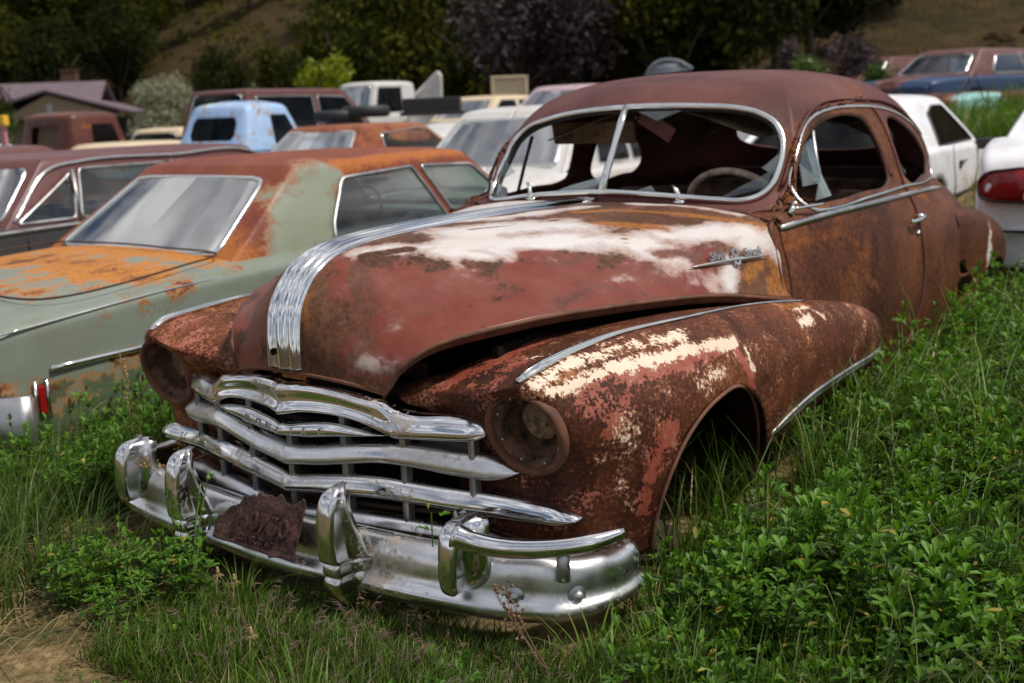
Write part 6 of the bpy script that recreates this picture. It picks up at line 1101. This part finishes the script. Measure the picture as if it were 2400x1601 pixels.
tag(dr.build('dry_straw', m_straw, None), kind='stuff')
def weed(name, label, base, tips, mat, r=.0016, heads=6, hs=.004, cat='dry weed'):
    m = MB(); base = np.array(base)
    for tp in tips:
        tp = np.array(tp); mid = (base+tp)/2+rng.normal(0, .01, 3); P = crs(np.array([base, mid, tp]), 10); m.tube(P, np.linspace(r, r*.5, 10), 5)
        for k in range(heads):
            u = rng.uniform(.55, 1.); p = base*(1-u)+tp*u; q = p+rng.normal(0, .012, 3)+np.array([0, 0, .01]); m.tube([p, q], r*.4, 4); m.lathe([(.0002, -hs), (hs*.8, -hs*.4), (hs, .2*hs), (hs*.5, hs), (.0002, hs*1.1)], 6, Matrix.Translation(tuple(q)))
    o = m.build(name, mat, None); tag(o, label, cat); return o
m_weed = simple('dry_weed', (.16, .085, .05), .8, sc=40, var=.5); m_weed2 = simple('tan_weed', (.34, .22, .10), .8, sc=40, var=.5)
weed('dry_weed', 'dry brown weed stalk leaning against the near end of the bumper', (.98, .93, .27), [(.955, .745, .44), (.965, .76, .43), (.96, .79, .45), (.975, .80, .43)], m_weed, heads=9, hs=.0045)
weed('dry_weed', 'pale dry weed tangled over the far end of the bumper', (.80, -.60, .46), [(.84, -.50, .60), (.93, -.58, .50), (.95, -.66, .42), (.78, -.38, .55), (.93, -.45, .50), (.90, -.40, .46)], m_weed2, r=.0018, heads=14, hs=.003)
weed('dry_weed', 'tall curled dry stem rising beside the far headlight', (.70, -.93, .36), [(.73, -.86, .66), (.72, -.93, .72), (.70, -.98, .78)], m_weed2, r=.0020, heads=5, hs=.004)
weed('dandelion', 'green dandelion stem with closed bud in front of the grille', (1.10, -.16, .27), [(1.02, -.16, .58), (1.03, -.185, .55)], simple('stem_green', (.10, .20, .03), .6), r=.0028, heads=2, hs=.007, cat='dandelion')
for i, (x, y, z, lb) in enumerate(((1.13, -.02, .37, 'spent dandelion head below the license plate, left of the other one'), (1.13, .045, .365, 'spent dandelion head below the license plate, right of the other one'), (1.30, .30, .36, 'small white-tipped dandelion stalk in the lawn under the bumper guard'))):
    m = MB().tube([(x+.02, y, gzf(x, y)), (x, y, z)], .002, 5); 
    m.lathe([(.0003, -.010), (.004, -.008), (.0045, .0), (.0035, .008), (.003, .012), (.0003, .013)], 8, Matrix.Translation((x, y, z)))
    for k in range(9): a = k*.7; m.tube([(x, y, z-.008), (x+.016*cos(a), y+.016*sin(a), z-.014)], .0010, 4)
    tag(m.build('dandelion', m_weed2, None), lb, 'dandelion')
yl = simple('yellow_petal', (.65, .38, .02), .6)
for i, (px_, lb) in enumerate((((.62, 1.72, .36), 'yellow dandelion flower at the lower right, the larger bloom'), ((.78, 1.66, .33), 'yellow dandelion flower at the lower right, the smaller bloom'))):
    m = MB().tube([(px_[0], px_[1], gzf(px_[0], px_[1])), px_], .0022, 5); t_h = m.build('dandelion', simple('stem_g', (.08, .16, .03)), None); f_ = MB()
    for k in range(26): a = k*2.4; r_ = .006+.011*(k/26); f_.tube([px_, (px_[0]+r_*cos(a), px_[1]+r_*sin(a), px_[2]+.008*(1-k/30))], .0016, 4)
    f_.build('flower_head', yl, t_h); tag(t_h, lb, 'dandelion')
# clods and grit on the bare soil
ck = Acc(); x, y = scat(2600, 1.0, 1.75, -1.0, .6); r_ = rng.uniform(.002, .009, len(x))**1.0; oc = np.array([(1, 0, 0), (0, 1, 0), (-1, 0, 0), (0, -1, 0), (0, 0, .8), (0, 0, -.8)]); of = np.array([(0, 1, 4, 4), (1, 2, 4, 4), (2, 3, 4, 4), (3, 0, 4, 4)])
Vc = (oc[None]*r_[:, None, None]*rng.uniform(.6, 1.4, (len(x), 6, 1)))+np.stack([x, y, gz(x, y)+.006], -1)[:, None]; Fc = (of[None, :, :3]+np.arange(len(x))[:, None, None]*6).reshape(-1, 3); tag(fast('soil_clods', Vc.reshape(-1, 3), Fc, m_soil), kind='stuff')
# stone in the wheel arch
rk = bmesh.new(); bmesh.ops.create_icosphere(rk, subdivisions=4, radius=.10)
for v in rk.verts: v.co *= 1+.25*mn.noise(v.co*9)+.12*mn.noise(v.co*25); v.co.z *= .9
me = bpy.data.meshes.new('stone'); rk.to_mesh(me); me.materials.append(simple('stone_brown', (.035, .02, .014), .95, bump=.6, sc=18, var=.5)); o = bpy.data.objects.new('stone', me); COL.objects.link(o); o.location = (.22, .76, .26); tag(o, 'brown stone lying in the front wheel arch', 'stone')
# ================================================================== trees
def crown(seed, rx, rz, n, ls, z0, lumps=13, squash=1., hollow=.35):
    r = np.random.default_rng(seed); C = []
    for k in range(lumps):
        a = r.uniform(0, 2*pi); q = r.uniform(.1, .75); C.append((rx*q*cos(a), rx*q*sin(a), z0+rz*(r.uniform(.15, 1.)**.8)*2*(1-.35*q), r.uniform(.35, .6)*min(rx, rz)))
    C = np.array(C); i = r.integers(0, lumps, n); d = r.normal(0, 1, (n, 3)); d /= np.linalg.norm(d, axis=1)[:, None]; rr_ = (hollow+(1-hollow)*r.random(n)**.5)[:, None]
    P = C[i, :3]+d*C[i, 3:4]*rr_*np.array([1, 1, squash])*(1+.25*r.normal(0, 1, (n, 1))); u = r.normal(0, 1, (n, 3)); u /= np.linalg.norm(u, axis=1)[:, None]; v = np.cross(u, r.normal(0, 1, (n, 3))); v /= np.linalg.norm(v, axis=1)[:, None]; s_ = (ls*r.uniform(.5, 1.4, n))[:, None]
    V = np.stack([P-u*s_, P+v*s_*.45, P+u*s_, P-v*s_*.45], 1).reshape(-1, 3); F = np.arange(n*4).reshape(-1, 4); lump_t = r.uniform(.0, .35, lumps); t = np.repeat(lump_t[i]+.35*r.random(n), 4); return V, F, t
def mk_tree(name, label, cat, seed, rx, rz, n, ls, mat, z0=.3, th=1.2, group=None, tr=.14, limbs=5, **k):
    t = empty(name, (0, 0, 0), 0, label, cat, group); V, F, A = crown(seed, rx, rz, n, ls, z0, **k); fast('crown', V, F, mat, A, parent=t)
    r = np.random.default_rng(seed); m = MB().tube([(0, 0, -.4), (.03, .02, th*.5), (.0, .05, th), (.1, 0, z0+rz*1.3)], [tr, tr*.8, tr*.6, tr*.2], 8)
    for q in range(limbs): a = r.uniform(0, 6.28); m.tube([(0, 0, th*.5+.1*q), (cos(a)*rx*.35, sin(a)*rx*.35, th+.2*q), (cos(a)*rx*.75, sin(a)*rx*.75, z0+rz*r.uniform(.8, 1.6))], [tr*.5, tr*.3, tr*.08], 6)
    m.build('trunk', M['bark'], t); return t
M['bark'] = simple('bark', (.08, .055, .04), .9, bump=.5, sc=14)
m_jun = leafmat('juniper_leaf', (.006, .011, .003), (.050, .058, .013), tr=.10, ro=.9, sp=.05); m_jun2 = leafmat('pinon_leaf', (.012, .020, .004), (.105, .105, .015), tr=.12, ro=.9, sp=.05)
m_yel = leafmat('spring_leaf', (.10, .14, .005), (.32, .36, .012), tr=.35); m_blo = leafmat('pale_leaf', (.16, .17, .10), (.50, .50, .38), tr=.3, ro=.9, sp=.05); m_gry = leafmat('bare_twig', (.035, .026, .028), (.14, .108, .108), tr=.05, ro=.9, sp=.05); m_msh = leafmat('shrub_leaf', (.03, .06, .01), (.12, .19, .03), tr=.25)
lab = ['dark juniper on the hillside behind the yard', 'olive green pinyon on the hillside behind the yard']
pt_ = [mk_tree('juniper_tree', lab[0], 'tree', 20+i, 1.9+.2*i, 1.7+.2*i, 9500, .115, m_jun, group='junipers on the hillside') for i in range(3)]+[mk_tree('pinyon_tree', lab[1], 'tree', 30+i, 1.8, 2.1+.2*i, 9500, .115, m_jun2, z0=.5, group='pinyons on the hillside') for i in range(3)]
used = set()
def put_tree(k, x, y, s, rz=None, dz=0):
    src = pt_[k]; o = src
    if k in used:
        o = src.copy(); COL.objects.link(o)
        for ch in src.children: c = ch.copy(); COL.objects.link(c); c.parent = o
    used.add(k); o.location = (x, y, gzf(x, y)-.1+dz); o.rotation_euler = (0, 0, rng.uniform(0, 6.28) if rz is None else rz); o.scale = (s, s, s*rng.uniform(.9, 1.15)); return o
# placed by bearing (px in the photo's width) and distance so that gaps of bare slope stay open
cnt = 0
def open_slope(px, d): # tan openings seen in the photograph
    return (450 < px < 590 and 60 < d < 100) or (660 < px < 800 and d > 58 and d < 120) or (60 < px < 340 and 100 < d < 125 and rng.random() < .5) or (px < 330 and 120 < d < 150 and rng.random() < .6) or (1930 < px < 2600 and d < 52)
for d in (84, 92, 101, 111, 123, 137, 152, 170, 190):
    for px in np.arange(-150, 1000, 2515*3.6/d):
        q = px+rng.normal(0, 30); dd = d+rng.normal(0, 3)
        if open_slope(q, dd): continue
        x, y = spot(q, dd); put_tree(int(rng.integers(0, 6)), x, y, rng.uniform(1.2, 2.0)); cnt += 1
for d in (47, 53, 60, 70, 82):
    for px in np.arange(870, 2550, 2515*2.8/d):
        q = px+rng.normal(0, 25); dd = d+rng.normal(0, 2)
        if d < 60 and q < 900 and d < 53: continue
        if open_slope(q, dd): continue
        x, y = spot(q, dd); put_tree(int(rng.integers(0, 6)), x, y, rng.uniform(.9, 1.45)); cnt += 1
for q, d, s_ in ((1480, 36, 1.1), (1560, 35, 1.2), (1640, 36, 1.15), (1730, 36, 1.25), (1820, 35, 1.15), (1900, 37, 1.3), (1980, 38, 1.2), (1420, 38, 1.2), (880, 40, 1.1), (960, 41, 1.1), (800, 42, .8), (560, 62, .8), (690, 50, .8), (750, 47, .75), (2060, 44, 1.3), (2160, 48, 1.3), (2280, 50, 1.2), (180, 76, 1.35), (60, 80, 1.4), (330, 78, 1.2), (-40, 60, 1.1)):
    x, y = spot(q, d); put_tree(int(rng.integers(0, 6)), x, y, s_); cnt += 1
def special(t, px, d, s=1., dz=0): x, y = spot(px, d); t.location = (x, y, gzf(x, y)+dz); t.scale = (s, s, s)
# low scrub covering the slopes: one mass
r_ = np.random.default_rng(5); Vs = []; As = []
for k in range(2600):
    d = r_.uniform(46, 150); q = r_.uniform(-250, 2700)
    if d < 62 and q < 620: continue
    x, y = spot(q, d); z = gzf(x, y); n_ = 46; rr_ = r_.uniform(.25, 1.0); P = np.array([x, y, z+rr_*.3])+r_.normal(0, 1, (n_, 3))*rr_*np.array([.5, .5, .33]); u = r_.normal(0, 1, (n_, 3)); v = r_.normal(0, 1, (n_, 3)); s_ = .05+.04*rr_
    Vs.append(np.stack([P-u*s_, P+v*s_*.6, P+u*s_, P-v*s_*.6], 1).reshape(-1, 3)); As.append(np.full(n_*4, r_.uniform(0, .8)))
Vs = np.concatenate(Vs); tag(fast('hillside_scrub', Vs, np.arange(len(Vs)).reshape(-1, 4), m_jun2, np.concatenate(As)), kind='stuff')
special(mk_tree('shrub', 'bright yellow-green shrub between the dark wagon and the white van', 'shrub', 50, .9, .95, 2600, .09, m_yel, z0=.1, th=.5, tr=.05), 800, 33, 1.15, .1)
special(mk_tree('flowering_tree', 'pale flowering bush right of the brown-roofed house', 'bush', 51, 1.5, 1.35, 5200, .09, m_blo, z0=.2, th=.8, tr=.06, lumps=14), 418, 46, 1.0, .6)
special(mk_tree('bare_tree', 'wide grey-purple bare tree behind the yard, centre of the view', 'tree', 52, 3.4, 2.4, 15000, .12, m_gry, z0=.3, th=1., tr=.14, lumps=16, limbs=12), 1225, 35, 1.0, 0.)
special(mk_tree('shrub', 'small green shrub at the left edge beside the house', 'shrub', 53, 1.1, 1.1, 2400, .10, m_msh, z0=.1, th=.5, tr=.05), 20, 50, 1.1, .6)
special(mk_tree('shrub', 'low green shrub above the house roof', 'shrub', 54, 1.1, .8, 1800, .10, m_yel, z0=.1, th=.5, tr=.05), 105, 82, .9, 1.0)
special(mk_tree('shrub', 'round green shrub behind the pale blue pickup', 'shrub', 55, 1.2, 1.0, 2400, .10, m_msh, z0=.1, th=.5, tr=.05), 545, 56, 1.0, .4)
special(mk_tree('shrub', 'green shrub left of the yellow-green one', 'shrub', 56, 1.2, 1.0, 2400, .10, m_msh, z0=.1, th=.5, tr=.05), 640, 52, 1.0, .4)
for i, (px, d, s_) in enumerate(((1910, 27, .8), (1990, 29, .9), (2060, 26, .6), (1850, 31, .8))):
    special(mk_tree('weed_shrub', ['grey-green shrub just right of the coupe roof', 'pale dry shrub below the bare bank', 'low olive shrub beside the bank sedan', 'dull shrub low above the coupe roof'][i], 'shrub', 60+i, .8, .7, 1500, .08, [m_msh, m_gry, m_msh, m_gry][i], z0=.05, th=.4, tr=.04), px, d, s_, 0)
br = MB()
for k in range(60): 
    x, y = spot(rng.uniform(1830, 2110), rng.uniform(25, 30)); z = gzf(x, y); a = rng.uniform(0, 6.28); l = rng.uniform(.5, 1.5); br.tube([(x, y, z), (x+cos(a)*l*.5, y+sin(a)*l*.5, z+rng.uniform(.1, .5)), (x+cos(a)*l, y+sin(a)*l, z+rng.uniform(.1, .8))], [.03, .02, .008], 5)
tag(br.build('brush_pile', simple('grey_wood', (.22, .17, .15), .9), None), 'tangled pile of grey dead branches right of the coupe roof', kind='stuff')
for i, (px, d, s_) in enumerate(((2150, 15, 1.0), (2230, 16.5, 1.1), (2310, 15.5, .9), (2180, 19, 1.1), (2280, 20, 1.0), (2120, 22, .9))):
    special(mk_tree('weed_clump', 'bright green weeds, %s' % ['nearest the white hatchback roof', 'behind the door mirror of the white hatchback', 'left of the white sedan pillar', 'below the navy sedan tail', 'under the middle of the navy sedan', 'at the foot of the brush pile'][i], 'weeds', 80+i, 1.2, .16, 2600, .06, m_msh, z0=.0, th=.2, tr=.02), px, d, s_, -.1)
# ---- rocks on the bank
for k in range(14):
    rk = bmesh.new(); bmesh.ops.create_icosphere(rk, subdivisions=2, radius=rng.uniform(.12, .35)); sd_ = rng.uniform(0, 50)
    for v in rk.verts: v.co *= 1+.35*mn.noise(v.co*4+Vector((sd_, 0, 0)))
    me = bpy.data.meshes.new('rock'); rk.to_mesh(me); me.materials.append(m_hill); o = bpy.data.objects.new('rock', me); COL.objects.link(o); x, y = spot(rng.uniform(2080, 2420), rng.uniform(28, 40)); o.location = (x, y, gzf(x, y)); tag(o, 'tan rock lying on the bare bank at the upper right', 'rock', 'rocks on the bank')
# ================================================================== house
hx, hy = spot(225, 70); hz_ = -.9; ho = empty('house', (hx, hy, hz_), R_(215.7-90+8), 'low house with a purple-brown roof, tan gable and brick chimney', 'house')
mroof = simple('house_roof', (.13, .095, .11), .8, sc=3, var=.2); mwall = simple('house_wall', (.27, .20, .13), .9, sc=2, var=.1)
def prism(m, x0, x1, y0, y1, ze, zr, ov=.4):
    ym = (y0+y1)/2; V = [(x0-ov, y0-ov, ze), (x1+ov, y0-ov, ze), (x1+ov, y1+ov, ze), (x0-ov, y1+ov, ze), (x0-ov, ym, zr), (x1+ov, ym, zr)]; m.add(V, [(0, 1, 5, 4), (2, 3, 4, 5)]); return V
r1 = MB(); prism(r1, -4.2, 1.6, -3.5, 3.5, 2.9, 5.0); r1.build('roof', mroof, ho, smooth=False, sol=.15)
r2 = MB(); r2.add([(-.6, -4.6, 4.3), (-.6, 2.6, 4.3), (4.2, -4.6, 2.9), (4.2, 2.6, 2.9), (-3.8, -4.6, 3.4), (-3.8, 2.6, 3.4)], [(0, 1, 3, 2), (0, 4, 5, 1)]); r2.build('roof', mroof, ho, smooth=False, sol=.15)
MB().box((-1.3, 0, 1.45), (5.6, 6.8, 2.9)).build('wall', mwall, ho, smooth=False)
ga_ = MB(); ga_.add([(-3.4, -4.3, 2.75), (3.9, -4.3, 2.75), (-.6, -4.3, 4.15)], [(0, 1, 2)]).build('gable', simple('gable_tan', (.36, .27, .17), .9), ho, smooth=False, sol=.1)
MB().box((2.6, -1, 1.35), (2.6, 6.2, 2.7)).build('garage', simple('garage_dark', (.02, .015, .013), .9), ho, smooth=False); MB().box((-.5, -4.34, 3.35), (.35, .06, .5)).build('vent', simple('vent_pale', (.5, .5, .5)), ho, smooth=False)
MB().box((-.3, .6, 4.6), (.9, .9, 2.2)).box((-.3, .6, 5.72), (1.0, 1.0, .10)).build('chimney', simple('brick_dark', (.09, .045, .03), .9, sc=8, var=.4), ho, smooth=False)
sx_, sy_ = spot(110, 75); shd = empty('shed', (sx_, sy_, -.6), R_(130), 'small pale shed roof left of the brown-roofed house', 'shed'); q = MB(); prism(q, -1.5, 1.5, -1.2, 1.2, 2.9, 3.8, .2); q.build('roof', simple('shed_roof', (.45, .46, .45)), shd, smooth=False, sol=.08); MB().box((0, 0, 1.4), (2.9, 2.3, 2.9)).build('wall', mwall, shd, smooth=False)
yx, yy_ = spot(52, 17.5); yb = MB().box((0, 0, .9), (.05, .14, 1.9)).build('marker_post', simple('pink_post', (.5, .2, .22)), None, smooth=False, loc=(yx, yy_, -.25)); MB().box((0, 0, 1.86), (.10, .26, .16)).build('post_cap', simple('yellow_cap', (.75, .42, .02)), yb, smooth=False, bev=.02); tag(yb, 'short post with a yellow cap at the left edge', 'post')
